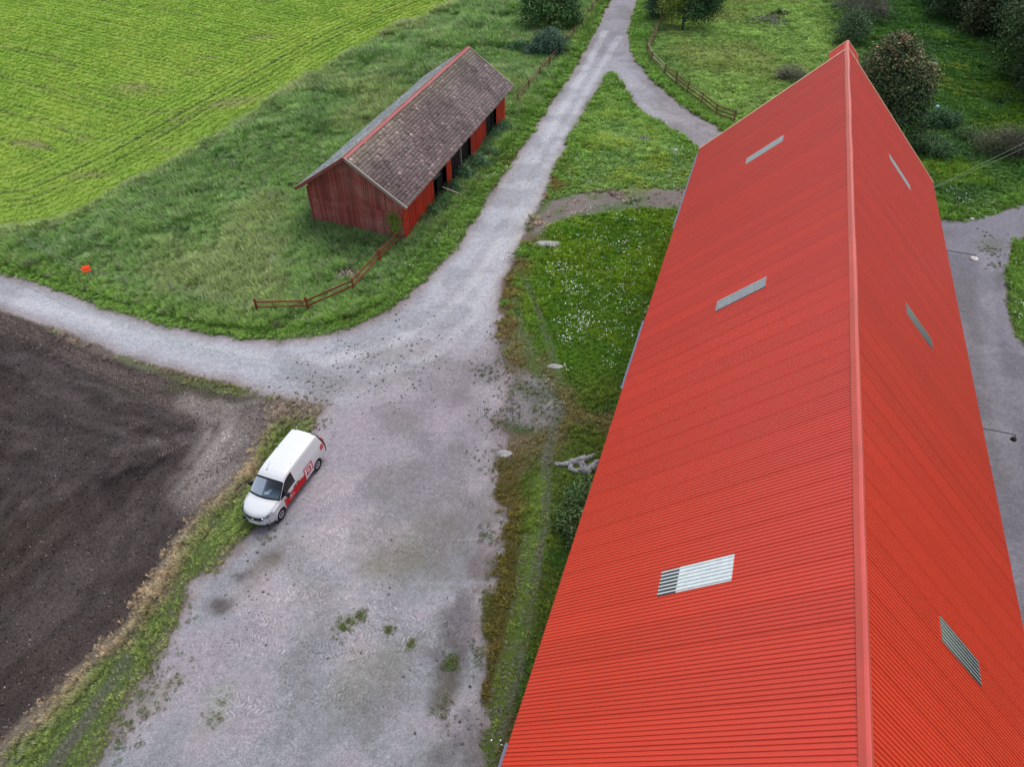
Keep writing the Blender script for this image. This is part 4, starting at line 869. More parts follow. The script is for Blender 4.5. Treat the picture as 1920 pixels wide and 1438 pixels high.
M_chrome = simple('chrome', (.7, .7, .72), .15, .5, .02, metal=1.0)
M_lamp = simple('headlamp_glass', (.55, .6, .63), .08, .6, .3, 14)
M_tail = simple('tail_lamp_red', (.55, .02, .03), .15, .5, .1)
M_tyre = simple('tyre_rubber', (.016, .016, .017), .8, .3, .15)
M_rim = simple('steel_wheel', (.10, .10, .11), .35, .5, .1, metal=.5)
M_silv = simple('silver_wheel_trim', (.60, .61, .63), .3, .5, .05, metal=.4)
m, nt2, b2 = nodes('windscreen_glass'); mo = nt2.nodes['Material Output']; tr = nt2.nodes.new('ShaderNodeBsdfTransparent'); tr.inputs[0].default_value = (.66, .76, .82, 1)
gl = nt2.nodes.new('ShaderNodeBsdfGlossy'); gl.inputs['Roughness'].default_value = .03; fr = nt2.nodes.new('ShaderNodeFresnel'); fr.inputs[0].default_value = 1.9; mx = nt2.nodes.new('ShaderNodeMixShader')
nt2.links.new(fr.outputs[0], mx.inputs[0]); nt2.links.new(tr.outputs[0], mx.inputs[1]); nt2.links.new(gl.outputs[0], mx.inputs[2]); nt2.links.new(mx.outputs[0], mo.inputs[0]); M_wind = m
VD = np.array([-.334, -.943]); VD /= np.hypot(*VD); VLf = np.array([-VD[1], VD[0]])
rear_c = np.array([-9.53, 23.25])-VLf*.86
vc = rear_c-VD*RW_
van = tag(empty('parked_van', (vc[0], vc[1], 0.03), math.atan2(VD[1], VD[0])), 'white delivery van with red lower door panels parked at the edge of the gravel yard', 'van')
def build_van():
    rings = []; 
    for x in VS:
        A, tid, sh, w_ = vring(x); full = [(y, z) for y, z in A]+[(-y, z) for y, z in A[-2:0:-1]]
        rings.append([(x-sh*(y/w_)**2+max(0, z-.95)*.30*min(1, max(0, (-x-1.7)/.8)), y, z) for y, z in full]); n = len(full); tt = list(tid)+list(tid[-2:0:-1])
    V = [p for r in rings for p in r]; F_ = []; Cn = []; T_ = []; XS = []
    for i in range(len(VS)-1):
        for j in range(n):
            F_.append((i*n+j, (i+1)*n+j, (i+1)*n+(j+1) % n, i*n+(j+1) % n)); q = np.mean([V[k] for k in F_[-1]], 0); Cn.append(q)
            t0, t1 = tt[j], tt[(j+1) % n]; T_.append((t0+t1)/2); XS.append((VS[i]+VS[i+1])/2)
    parts = {k: [] for k in ('body', 'windscreen', 'side_window', 'side_stripe', 'lower_trim', 'rear_trim', 'screen_frame')}
    for fi, (q, t, x) in enumerate(zip(Cn, T_, XS)):
        X, Y, Zc = q; k = 'body'; side = abs(Y) > .6
        if side and t < 5.2 and min(math.hypot(X-RW_, Zc-.34), math.hypot(X-FW_, Zc-.34)) < .385: continue
        if .80 < x < 1.62 and t > 5.15:
            k = 'windscreen' if (.86 < x < 1.52 and t > 5.75) else 'screen_frame'
        elif t > 4.12 and t < 5.05 and .16 < X < 1.36 and Zc > 1.055: k = 'side_window'
        elif t < 5 and Zc < .31: k = 'lower_trim'
        elif 2 <= t < 4 and Zc < .86-.05*(X < -.3) and -.55 < X < 1.20: k = 'side_stripe' if Y > 0 or Y < 0 else 'body'
        elif x < -2.37 and t > 1.0 and t < 6.8: k = 'rear_trim'
        parts[k].append(fi)
    mats = dict(body=M_white, windscreen=M_wind, side_window=M_sideg, side_stripe=M_redp, lower_trim=M_blk, grille=M_blk, rear_trim=M_blk, screen_frame=M_blk)
    for k, L in parts.items():
        fa = np.array([F_[i] for i in L]); used, inv = np.unique(fa, return_inverse=True)
        me = mesh_np(k, np.array(V)[used], inv.reshape(fa.shape), [mats[k]], True); o = obj(k, me, van)
        if k == 'side_stripe': o['label'] = 'red vinyl panel on the lower doors'
    def sy(x, z, side=1):
        "outer surface of the van side at (x, z)"
        A, tid, sh, w_ = vring(x); B = A[(A[:, 1] > .2)]; k = [i for i in range(len(A)) if 1.5 < tid[i] < 5.5]
        y = float(np.interp(z, A[k, 1], A[k, 0])); return (x-sh*(y/w_)**2, y*side, z)
    # rear doors
    mb = MB(); r = rings[0]; cx = np.mean(r, 0); V_ = [tuple(p) for p in r]; mb.add(V_, [list(range(len(V_)))]); mb.build('rear_door', M_white, van)
    for s in (-1, 1):
        mb = MB(); mb.bar((-2.55, s*.74, .80), (-2.42, s*.70, 1.40), .12, .06); mb.build('tail_light', M_tail, van)
        mb = MB(); mb.bar((-2.50, s*.36, 1.12), (-2.38, s*.36, 1.55), .50, .02); mb.build('rear_window', M_sideg, van)
        # mirrors, handles, wheels, headlamps
        mb = MB(); x, y, z = sy(1.12, 1.06, s); mb.tube([(x, y-s*.02, z), (x-.01, y+s*.14, z+.04)], .03, 6); mb.build('mirror_arm', M_blk, van)
        mb = MB(); mb.lathe([(.02, -.12), (.09, -.10), (.12, -.02), (.12, .05), (.08, .12), (.02, .13)], 12, (x-.02, y+s*.16, z+.10)); mb.build('wing_mirror', M_blk, van, True)
        mb = MB(); x, y, z = sy(.30, .93, s); mb.box((x, y+s*.015, z), (.20, .035, .04)); mb.build('door_handle', M_blk, van)
        mb = MB(); x, y, z = sy(.05, .93, s); mb.box((x, y+s*.015, z), (.16, .035, .04)); mb.build('door_handle', M_blk, van)
        # door seams
        mb = MB()
        for xx, z0, z1 in ((.16, .36, 1.45), (1.20, .40, 1.02), (-.80, .42, 1.45)):
            pz = np.linspace(z0, z1, 8)
            for q0, q1 in zip(pz[:-1], pz[1:]):
                a_, b_ = Vector(sy(xx, q0, s)), Vector(sy(xx, q1, s)); mb.bar(a_+Vector((0, s*.001, 0)), b_+Vector((0, s*.001, 0)), .008, .006)
        for xx in np.arange(-2.2, -.1, .12):
            a_, b_ = Vector(sy(xx, 1.16, s)), Vector(sy(xx+.12, 1.16, s)); mb.bar(a_, b_, .012, .012)
        mb.build('door_seams', simple('seam_grey', (.35, .36, .37), .5, .4, .02), van)
        for wx in (RW_, FW_):
            wl = MB(); wl.lathe([(.20, -.10), (.31, -.105), (.335, -.07), (.338, 0), (.335, .07), (.31, .105), (.205, .10), (.20, -.10)], 28, (wx, s*.755, .335), 'y'); wo = wl.build('wheel', M_tyre, van, True)
            rm = MB(); rm.lathe([(.20, -.08), (.205, s*.085), (.17, s*.06), (.10, s*.055), (.06, s*.09), (.01, s*.09)], 24, (wx, s*.755, .335), 'y'); rm.build('rim', M_rim, wo, True)
            rm = MB()
            for kk in range(24):
                a0, a1 = 2*math.pi*kk/24, 2*math.pi*(kk+1)/24; c0 = (wx, s*.847, .335)
                P = [(c0[0]+r_*math.cos(a_), c0[1]-(0 if r_ > .15 else .006)*s, c0[2]+r_*math.sin(a_)) for a_ in (a0, a1) for r_ in (.135, .185)]
                rm.add(P, [(0, 1, 3, 2)])
            rm.lathe([(.045, 0), (.045, s*.02), (.01, s*.022)], 12, (wx, s*.843, .335), 'y'); rm.build('wheel_trim', M_silv, wo)
            ar = MB()
            for kk in range(14):
                a0, a1 = math.pi*kk/14, math.pi*(kk+1)/14
                ar.bar((wx+.385*math.cos(a0), s*.85, .34+.385*math.sin(a0)), (wx+.385*math.cos(a1), s*.85, .34+.385*math.sin(a1)), .05, .03, up=Vector((0, 1, 0)))
            ar.build('wheel_arch', M_white, van)
        hl = MB(); up2 = []; lo2 = []
        def fx(y): return 2.455-.22*(y/.70)**2
        for y0 in (.48, .55, .62, .68):
            q = (y0-.48)/.6; up2.append((fx(y0)+.012, s*y0, .835+.02*q)); lo2.append((fx(y0)+.022, s*y0, .755+.02*q))
        for x0, q in ((2.42, .5), (2.36, .62), (2.28, .74), (2.20, .86), (2.12, 1.0)):
            A, tid, sh, w_ = vring(x0); k = [i for i in range(len(A)) if 2 < tid[i] < 5.6]
            for z_, L in ((.85+.09*q, up2), (.77+.12*q, lo2)):
                y = float(np.interp(z_, A[k, 1], A[k, 0])); L.append((x0-sh*(y/w_)**2+.004, s*(y+.012), z_))
        V_ = up2+lo2; nn = len(up2); hl.add(V_, [(i, i+1, nn+i+1, nn+i) for i in range(nn-1)]); ho = hl.build('headlight', M_lamp, van)
        eb = MB()
        for i in range(nn-1): eb.bar(up2[i], up2[i+1], .022, .022)
        for i in range(nn//2, nn-1): eb.bar(lo2[i], lo2[i+1], .018, .018)
        eb.build('lamp_surround', M_blk, ho)
        ch = MB(); ch.bar((fx(.46)+.02, s*.47, .80), (fx(.46)+.035, s*.42, .60), .02, .07); ch.build('grille_trim', M_chrome, van)
        fg = MB(); fg.box((2.33, s*.60, .38), (.08, .20, .10), rz=-s*.45); fg.build('bumper_vent', M_blk, van)
    # the nose: columns from edge to edge, rows from bonnet lip down to the bumper
    A, tid, sh, w_ = vring(2.45); k = [i for i in range(len(A)) if tid[i] >= 3.2]; cy = np.linspace(-.69, .69, 31)
    rows = [(None, 0), (.815, .012), (.60, .028), (.52, .045), (.42, .045), (.33, .02), (.27, -.05)]
    GV = []
    for y in cy:
        zt = float(np.interp(abs(y), A[k, 0][::-1], A[k, 1][::-1])); xb = 2.45-sh*(y/w_)**2
        for z, dx in rows: GV.append((xb+dx*(1-.4*abs(y)/.7), y, min(z, zt-.02) if z else zt))
    nr_ = len(rows); grp = {'bumper': [], 'grille': [], 'bumper_lip': []}
    for i in range(len(cy)-1):
        ym = abs(cy[i]+cy[i+1])/2
        for j in range(nr_-1):
            kx = 'grille' if (j == 1 and ym < .45) else 'bumper_lip' if j >= 5 else 'bumper'
            grp[kx].append((i*nr_+j, i*nr_+j+1, (i+1)*nr_+j+1, (i+1)*nr_+j))
    for kx, L in grp.items():
        fa = np.array(L); used, inv = np.unique(fa, return_inverse=True); obj(kx, mesh_np(kx, np.array(GV)[used], inv.reshape(fa.shape), [M_white if kx == 'bumper' else M_blk], kx == 'bumper'), van)
    gb = MB()
    for z in (.64, .68, .72, .76): gb.bar((2.478, -.40, z), (2.478, .40, z), .008, .008)
    gb.build('grille_bars', M_rim, van)
    em = MB(); em.lathe([(.001, 0), (.075, 0), (.075, .02), (.001, .02)], 18, (0, 0, 0)); o = em.build('grille_badge', M_chrome, van); o.location = (2.485, 0, .70); o.rotation_euler = (0, math.pi/2, 0)
    pl = MB(); pl.box((2.502, 0, .47), (.012, .52, .11)); pl.build('number_plate', simple('plate_white', (.75, .75, .74), .4, .5, .02), van)
    ub = MB(); ub.box((0, 0, .42), (4.5, 1.20, .36)); ub.build('underbody', M_blk, van)
    # hood shut line
    hb = MB()
    for s in (-1, 1):
        pr = None
        for x0 in np.linspace(1.68, 2.40, 10):
            A, tid, sh, w_ = vring(x0); y = w_-.14-.0*x0; k = [i for i in range(len(A)) if tid[i] > 4]; yy = A[k, 0][::-1]; zz = A[k, 1][::-1]; z = float(np.interp(y, yy, zz))
            p = Vector((x0-sh*(y/w_)**2, s*y, z+.002))
            if pr is not None: hb.bar(pr, p, .009, .006)
            pr = p
    hb.build('bonnet_seam', simple('seam_dark', (.16, .17, .18), .5, .4, .02), van)
    an = MB(); an.lathe([(.03, 0), (.02, .03), (.006, .04)], 8, (.48, -.30, 1.805)); an.tube([(.48, -.30, 1.83), (.15, -.30, 2.02)], .006, 5); an.build('roof_aerial', M_blk, van)
    rf = MB()
    for (x_, y_) in ((-2.3, .45), (-2.3, -.45), (-.2, .55), (-.9, -.6)): rf.box((x_, y_, 1.842), (.06, .04, .012))
    rf.build('roof_plug', simple('grey_plug', (.35, .35, .36), .5), van)
    M_dash = simple('dashboard', (.11, .15, .18), .6, .3, .1); M_pap = simple('paper', (.72, .74, .74), .6, .3, .1, 20); M_seat = simple('seat_cloth', (.05, .06, .075), .9, .2, .2)
    db = MB(); db.box((1.20, 0, 1.03), (.66, 1.38, .10)); db.build('dashboard', M_dash, van)
    st = MB(); [st.box((.15, y_, 1.15), (.16, .50, .62)) for y_ in (.42, -.42)]; [st.box((.14, y_, 1.52), (.10, .26, .18)) for y_ in (.42, -.42)]; st.build('seat', M_seat, van)
    for (x_, y_, rz, lx, ly) in ((1.18, -.42, .55, .12, .30), (1.22, .0, .3, .16, .22), (1.08, .06, -.4, .20, .14)):
        pp = MB(); pp.box((0, 0, 0), (lx, ly, .004)); o = pp.build('paper', M_pap, van); o.location = (x_, y_, 1.088+.004*random.random()); o.rotation_euler = (0, .0, rz)
    sw = MB(); sw.tube([(.86+.05*math.sin(a_), .42+.17*math.cos(a_), 1.16+.16*math.sin(a_)) for a_ in np.linspace(0, 2*math.pi, 20)], .014, 5); sw.build('steering_wheel', M_blk, van)
    # markings on the visible side and its mirror image
    def decal(name, pts2, mt, s=1, lift=.004, parent=None):
        "flat marking given as polygons of (x, z) on the van side"
        mb = MB()
        for P in pts2:
            n_ = 3; E_ = [(P[i][0]+(P[(i+1) % len(P)][0]-P[i][0])*k/n_, P[i][1]+(P[(i+1) % len(P)][1]-P[i][1])*k/n_) for i in range(len(P)) for k in range(n_)] if len(P) < 9 else list(P)
            cx_ = sum(p_[0] for p_ in P)/len(P); cz_ = sum(p_[1] for p_ in P)/len(P); m_ = len(E_); V_ = []
            for k in (1.0, .66, .33, 0.0):
                for (x, z) in (E_ if k else [(0, 0)]): q = sy(cx_+(x-cx_)*k if k else cx_, cz_+(z-cz_)*k if k else cz_, s); V_.append((q[0], q[1]+s*(lift+.006), q[2]))
            mb.add(V_, [(r_*m_+i, r_*m_+(i+1) % m_, (r_+1)*m_+(i+1) % m_, (r_+1)*m_+i) for r_ in range(2) for i in range(m_)]+[(2*m_+i, 2*m_+(i+1) % m_, 3*m_) for i in range(m_)])
        return mb.build(name, mt, parent or van)
    M_wd = simple('white_vinyl', (.80, .79, .80), .35, .5, .02, 1); M_rd = simple('crimson_vinyl', (.50, .012, .05), .35, .5, .02, 1)
    for s in (1, -1):
        cx, cz, h = -.84, .74, .40
        sk = lambda u, v: (cx-s*0+u*h-.10*v*h*0, cz+v*h)
        quad = lambda a_, b_, c_, d_: [sk(a_, b_), sk(c_, b_), sk(c_, d_), sk(a_, d_)]
        decal('logo_panel', [[sk(-.95, -.75), sk(.75, -1.05), sk(.98, .95), sk(-.75, 1.0)]], M_wd, s, .004)
        decal('logo_frame', [quad(-.88, .74, .88, .92), quad(.70, -.80, .88, .92), quad(-.88, -.62, -.70, .92)], M_rd, s, .007)
        decal('logo_mark', [quad(-.48, .32, .48, .56), quad(-.48, -.46, -.24, .56), quad(-.48, -.46, .48, -.22), quad(.24, -.46, .48, .10), quad(-.06, -.08, .48, .12)], M_rd, s, .007)
        cx2, cz2, r2 = -2.16, 1.05, .15
        decal('round_sticker', [[(cx2+r2*math.cos(t), cz2+r2*math.sin(t)) for t in np.linspace(0, 2*math.pi, 21)[:-1]]], M_redp, s, .004)
        decal('sticker_ring', [[(cx2+ra*math.cos(t), cz2+ra*math.sin(t)) for t, ra in ((t0, .078), (t0+.3, .078), (t0+.3, .09), (t0, .09))] for t0 in np.linspace(0, 5.4, 14)], M_wd, s, .007)
        decal('sticker_text', [[(cx2-.05, cz2+z_), (cx2+.05, cz2+z_), (cx2+.05, cz2+z_+.014), (cx2-.05, cz2+z_+.014)] for z_ in (.0,)], M_wd, s, .007)
        X0 = .62
        decal('door_badge', [[(X0+.06*math.cos(t)+.16, .70+.06*math.sin(t)) for t in np.linspace(0, 2*math.pi, 13)[:-1]]], M_wd, s, .007)
        decal('door_text', [[(X0-.16+i_*.036, .66), (X0-.16+i_*.036+.024, .66), (X0-.16+i_*.036+.024, .71), (X0-.16+i_*.036, .71)] for i_ in range(7)]+[[(X0-.20+i_*.034, .54), (X0-.20+i_*.034+.022, .54), (X0-.20+i_*.034+.022, .575), (X0-.20+i_*.034, .575)] for i_ in range(15)], M_wd, s, .007)
build_van()

# ------------------------------------------------------------------ fences
M_fence = wood('red_brown_fence_paint', (.30, .062, .040), (.34, .16, .11), lo=.5, hi=.8, stretch=(2, 2, 2))
M_old = wood('old_brown_fence', (.20, .090, .062), (.36, .27, .20), lo=.45, hi=.75, stretch=(2, 2, 2))
M_palef = wood('pale_rail', (.46, .40, .30), (.30, .25, .19), stretch=(2, 2, 2))
def fence(name, label, px, rails, ph, mt, pale=(), pw=.11, last_to=None):
    pts = [GG(u, v) for u, v in px]; r = tag(empty(name, pts[0]), label, 'fence'); o0 = pts[0]
    for i, p in enumerate(pts):
        if last_to and i == len(pts)-1: break
        h = ph*random.uniform(.94, 1.06); mb = MB(); t = Vector((random.gauss(0, .03), random.gauss(0, .03), h)); mb.bar(p-o0-Vector((0, 0, .1)), p-o0+t, pw, pw); mb.build('post', mt, r)
    for i in range(len(pts)-1):
        for j, z in enumerate(rails):
            a_, b_ = pts[i]-o0, pts[i+1]-o0; d = (b_-a_).normalized(); n_ = Vector((-d.y, d.x, 0))*(pw/2+.02)
            mb = MB(); mb.bar(a_-d*.05+n_+Vector((0, 0, z+random.gauss(0, .012))), b_+d*.05+n_+Vector((0, 0, z+random.gauss(0, .012))), .035, .11)
            mb.build('rail', M_palef if (i, j) in pale else mt, r)
fence('rail_fence', 'red brown two rail fence ending at the near corner of the small barn', [(484, 586), (579, 583), (664, 547), (713, 493), (757, 449)], (.38, .78), 1.05, M_fence, last_to=True)
fence('rail_fence', 'brown three rail fence between the far end of the small barn and the dark bush', [(971, 201), (991, 173), (1012, 147), (1030, 128), (1047, 107), (1062, 88), (1075, 74), (1089, 57), (1103, 36), (1110, 25), (1119, 10), (1128, -8)], (.3, .65, 1.0), 1.2, M_old)
fence('rail_fence', 'brown rail fence with two pale rails curving round the pasture beside the far drive', [(1262, -6), (1250, 12), (1240, 38), (1226, 72), (1212, 100), (1221, 118), (1245, 142), (1266, 160), (1288, 177), (1314, 197), (1341, 219), (1375, 232)], (.3, .65, 1.0), 1.25, M_old, pale=((5, 2), (4, 2), (5, 1), (6, 0)))
# wire fence with the orange sign
M_wire = simple('galvanised_wire', (.30, .34, .28), .8, .2, .05)
M_gpost = simple('grey_fence_post', (.24, .25, .25), .8, .2)
wf = tag(empty('wire_fence', GG(386, 571)), 'thin wire fence on slim grey posts along the road bend at the left', 'fence'); wo = GG(386, 571)
wp = [GG(60, 470), GG(172, 526), GG(240, 540), GG(324, 552), GG(386, 571), GG(482, 586)]
for p in wp[:-1]:
    mb = MB(); mb.tube([p-wo-Vector((0, 0, .1)), p-wo+Vector((random.gauss(0, .05), 0, 1.05))], .03, 6); mb.build('post', M_gpost, wf)
for z in (.95, .6):
    mb = MB()
    for p, q in zip(wp[:-1], wp[1:]):
        m_ = (p+q)/2; mb.tube([p-wo+Vector((0, 0, z)), m_-wo+Vector((0, 0, z-.05)), q-wo+Vector((0, 0, z))], .011, 4)
    mb.build('wire', M_wire, wf)
M_or = simple('orange_plastic', (.85, .085, .008), .45, .4, .03)
os_ = tag(empty('orange_sign', wp[1]+Vector((0, 0, 0)), .45), 'small bright orange sign on the wire fence beside the left road', 'sign')
mb = MB(); M_ = Matrix.Rotation(R(-50), 3, 'X'); mb.box((0, -.06, 1.0), (.50, .03, .44), M=M_); mb.build('sign_plate', M_or, os_)
mb = MB(); mb.box((0, -.10, 1.10), (.53, .035, .05), M=M_); mb.build('clip', M_or, os_)

# ------------------------------------------------------------------ small things standing about
M_stone = simple('pale_rock', (.30, .29, .29), .9, .2, .45, 5, .02); M_dst = simple('dark_stone', (.10, .10, .11), .9, .2, .3, 5, .02)
def rock(name, u, v, sx, sy_, sz, mt, label, cat, rz=0.0, seed=0):
    import bmesh
    bm = bmesh.new(); bmesh.ops.create_icosphere(bm, subdivisions=3, radius=1.0); g = np.random.default_rng(seed)
    for vv in bm.verts:
        n_ = float(fbm(np.array([vv.co.x*1.5+seed]), np.array([vv.co.y*1.5+vv.co.z]), .8, seed % 4)[0]); vv.co *= .7+.6*n_; vv.co = Vector((vv.co.x*sx, vv.co.y*sy_, max(vv.co.z, -.5)*sz))
    me = bpy.data.meshes.new(name); bm.to_mesh(me); bm.free(); me.materials.append(mt); o = obj(name, me); o.location = GG(u, v); o.rotation_euler = (0, 0, rz); return tag(o, label, cat)
rock('flat_rock', 1030, 458, 1.15, .42, .10, M_stone, 'large flat pale rock slab at the edge of the lawn by the road', 'rock', 0, 1)
rock('flat_rock', 1040, 688, .42, .22, .08, M_stone, 'small whitish stone in the grass at the lower end of the lawn', 'rock', 0, 2)
rock('flat_rock', 946, 851, .40, .24, .07, M_stone, 'pale flat stone in the grass edge between yard and tyre tracks', 'rock', 0, 3)
rock('dark_stone', 1207, 263, .62, .38, .28, M_dst, 'dark stone in the grass triangle between the two drives', 'rock', .2, 4)
rock('white_stone', 1822, 411, .18, .12, .08, simple('white_rock', (.6, .6, .6), .8), 'small white stone on the gravel right of the big barn', 'rock', 0, 5)
# marker with a pale box on a post
ms = tag(empty('marker_post', GG(1262, 313)), 'thin post with small pale box in the grass triangle near the big barn', 'post')
mb = MB(); mb.tube([(0, 0, -.1), (.0, 0, 1.15)], .03, 6); mb.build('post', simple('grey_green_post', (.22, .30, .22), .8), ms)
mb = MB(); mb.box((0, 0, 1.30), (.24, .14, .38)); mb.build('box', simple('pale_box', (.58, .62, .52), .5), ms)
mb = MB(); mb.box((.16, 0, 1.60), (.04, .04, .34)); mb.build('tab', simple('pale_tab', (.6, .66, .45), .5), ms)
# bleached fallen branch by the barn
M_dead = simple('bleached_wood', (.42, .42, .44), .9, .2, .5, 9, .04, col2=(.16, .16, .13))
fb = tag(empty('fallen_branch', GG(1080, 870)), 'bleached forked dead branch lying in the grass beside the big barn', 'branch'); o0 = GG(1080, 870)
def gp(u, v, z=.12): return GG(u, v)-o0+Vector((0, 0, z*.6))
def knotty(pts, rad, seed):
    g = random.Random(seed); P = smooth([tuple(p) for p in pts], 7, False); Rr = np.interp(np.linspace(0, 1, len(P)), np.linspace(0, 1, len(rad)), rad)
    mb = MB(); mb.tube([Vector(p)+Vector((g.gauss(0, .02), g.gauss(0, .02), 0)) for p in P], [r*g.uniform(.72, 1.22) for r in Rr], 11); return mb
knotty([gp(1040, 869), gp(1058, 871, .16), gp(1075, 868, .2), gp(1088, 864, .22), gp(1103, 858, .18), gp(1116, 853, .14)], [.09, .12, .18, .19, .12, .06], 1).build('trunk', M_dead, fb)
knotty([gp(1086, 864, .2), gp(1092, 872, .2), gp(1098, 882, .14), gp(1108, 880, .18), gp(1122, 868, .2)], [.15, .17, .22, .19, .15], 2).build('limb', M_dead, fb)
knotty([gp(1070, 869, .18), gp(1070, 877, .12), gp(1080, 882, .10), gp(1089, 877, .08)], [.13, .12, .10, .05], 3).build('limb', M_dead, fb)
for o_ in fb.children:
    for v_ in o_.data.vertices:
        q_ = float(fbm(np.array([v_.co.x*3]), np.array([v_.co.y*3+v_.co.z*5]), .5, 2, 3)[0]); v_.co += Vector((random.gauss(0, .014), random.gauss(0, .014), (q_-.6)*.16-.02+random.gauss(0, .012)))
# brushwood heaps
def heap(u, v, n, rad, h, label, mt, seed, nm='brush_pile'):
    g = np.random.default_rng(seed); o_ = tag(empty(nm, GG(u, v)), label, 'brush pile'); mats = mt if isinstance(mt, list) else [mt]
    for k, m_ in enumerate(mats):
        mb = MB()
        for i in range(n//len(mats)):
            a_ = g.random()*6.283; r_ = rad*g.random()**.7; c_ = Vector((r_*math.cos(a_)*1.4, r_*math.sin(a_), h*(1-r_/rad)*g.random()+.05)); d = Vector((g.normal(), g.normal(), g.normal()*.3)).normalized()*g.uniform(.2, .75)
            mb.bar(c_-d/2, c_+d/2, g.uniform(.03, .07), g.uniform(.03, .06))
        mb.build('sticks', m_, o_)
heap(655, 519, 120, .75, .25, 'flat heap of dead twigs and leaves beside the rail fence bend', [M_pale, simple('dead_leaves', (.16, .09, .045), .9)], 3)
heap(1440, 42, 260, 2.1, .8, 'grey heap of cut branches in the pasture behind the big barn', [simple('grey_branches', (.24, .22, .215), .9), simple('dark_branches', (.08, .07, .065), .9)], 4)
heap(1462, 30, 120, 1.1, 1.0, 'dark upright heap of roots just behind the grey branch heap', [simple('dark_roots', (.035, .032, .03), .9)], 5, 'root_pile')
# ball and bits of white in the far meadow
M_bl = simple('blue_white_plastic', (.45, .62, .80), .3, .5, .2, 4)
mb = MB(); mb.lathe([(.01, -.2)]+[(.2*math.cos(t), .2*math.sin(t)) for t in np.linspace(-1.4, 1.4, 11)]+[(.01, .2)], 18, (0, 0, .2)); o = mb.build('ball', M_bl, None, True); o.location = GG(1756, 205); tag(o, 'pale blue ball lying in the grass beside the reddish tree', 'ball')
tb = tag(empty('feed_tub', GG(1749, 126)), 'small pale green tub in the meadow right of the reddish tree', 'tub')
mb = MB(); mb.lathe([(.26, 0), (.34, .38), (.31, .38), (.24, .05)], 14); mb.build('bowl', simple('pale_green_tub', (.42, .55, .45), .5), tb, True)
mb = MB(); mb.tube([(.3, 0, .40), (.0, 0, .44), (-.3, 0, .40)], .02, 5); mb.build('handle', M_wire, tb)
# power lines running off to the right, with the pole they hang from
pole_at = Vector((63, 66, 0)); M_pole = wood('tarred_pole', (.06, .045, .035), (.12, .10, .08), stretch=(2, 2, .6))
up_ = tag(empty('utility_pole', pole_at), 'wooden utility pole outside the right edge carrying the two wires', 'pole')
mb = MB(); mb.tube([(0, 0, -.2), (0, 0, 9.2)], [.15, .10], 10); mb.build('pole', M_pole, up_); mb = MB(); mb.bar((-.6, .4, 8.8), (.6, -.4, 8.8), .1, .1); mb.build('crossarm', M_pole, up_)
wa = barn_pt(-1.4, 7.0, 6.15)
for k, lb in enumerate(('upper overhead wire leaving the far right eave of the big barn', 'lower overhead wire leaving the far right eave of the big barn')):
    mb = MB(); a_ = wa+Vector((0, 0, -.05-.08*k)); b_ = pole_at+Vector((-.5+1.0*k, .3-.6*k, 8.9-.55*k)); pts = []
    for t in np.linspace(0, 1, 14): q = a_.lerp(b_, t); q.z -= 4*.55*t*(1-t); pts.append(q)
    mb.tube(pts, .008, 5); tag(mb.build('overhead_wire', M_wire), lb, 'wire', 'overhead wires from the big barn')

# ------------------------------------------------------------------ trees and bushes
def leaf_mat(name, trans=.0):
    m, nt, b = nodes(name); a = nt.nodes.new('ShaderNodeAttribute'); a.attribute_name = 'tint'
    nt.links.new(a.outputs['Color'], b.inputs['Base Color']); b.inputs['Roughness'].default_value = .75; b.inputs['Specular IOR Level'].default_value = .12; return m
M_leaf = leaf_mat('leaves'); M_bark = wood('bark', (.10, .085, .07), (.17, .15, .13), stretch=(3, 3, 1))
def foliage(blobs, n, size, pal, seed, narrow=1.0, clump=.32, upw=.0):
    g = np.random.default_rng(seed); B = np.array([b_[:4] for b_ in blobs], float); zr = np.array([b_[4] if len(b_) > 4 else 1.0 for b_ in blobs])
    wts = B[:, 3]**2; wts /= wts.sum(); ncl = max(40, n//28); bi = g.choice(len(B), ncl, p=wts)
    d = g.normal(0, 1, (ncl, 3)); d /= np.linalg.norm(d, axis=1)[:, None]; d[:, 2] = np.where(d[:, 2] < -.45, -d[:, 2], d[:, 2])
    rr = B[bi, 3]*(.60+.62*g.random(ncl)**1.4); CP = B[bi, :3]+d*rr[:, None]*np.stack([np.ones(ncl), np.ones(ncl), zr[bi]], 1)
    pal = np.array(pal); ccol = pal[g.choice(len(pal), ncl)]*np.exp(g.normal(0, .16, (ncl, 1))); cs_ = clump*B[bi, 3]*.55+.12
    li = g.integers(0, ncl, n); P = CP[li]+g.normal(0, 1, (n, 3))*cs_[li][:, None]*np.array([1, 1, .75]); nrm = d[li]+g.normal(0, .65, (n, 3))+np.array([0, 0, .35+upw]); nrm /= np.linalg.norm(nrm, axis=1)[:, None]
    u = np.cross(nrm, g.normal(0, 1, (n, 3))); u /= np.linalg.norm(u, axis=1)[:, None]+1e-9; v = np.cross(nrm, u); s = size*.85*(.6+.8*g.random(n))[:, None]
    Q = np.stack([P-u*s, P-v*s*.55*narrow, P+u*s, P+v*s*.55*narrow], 1).reshape(-1, 3); Q[:, 2] = np.maximum(Q[:, 2], .02)
    C = ccol[li]*np.exp(g.normal(.42, .32, (n, 1)))
    return Q, np.arange(4*n).reshape(n, 4), C, CP
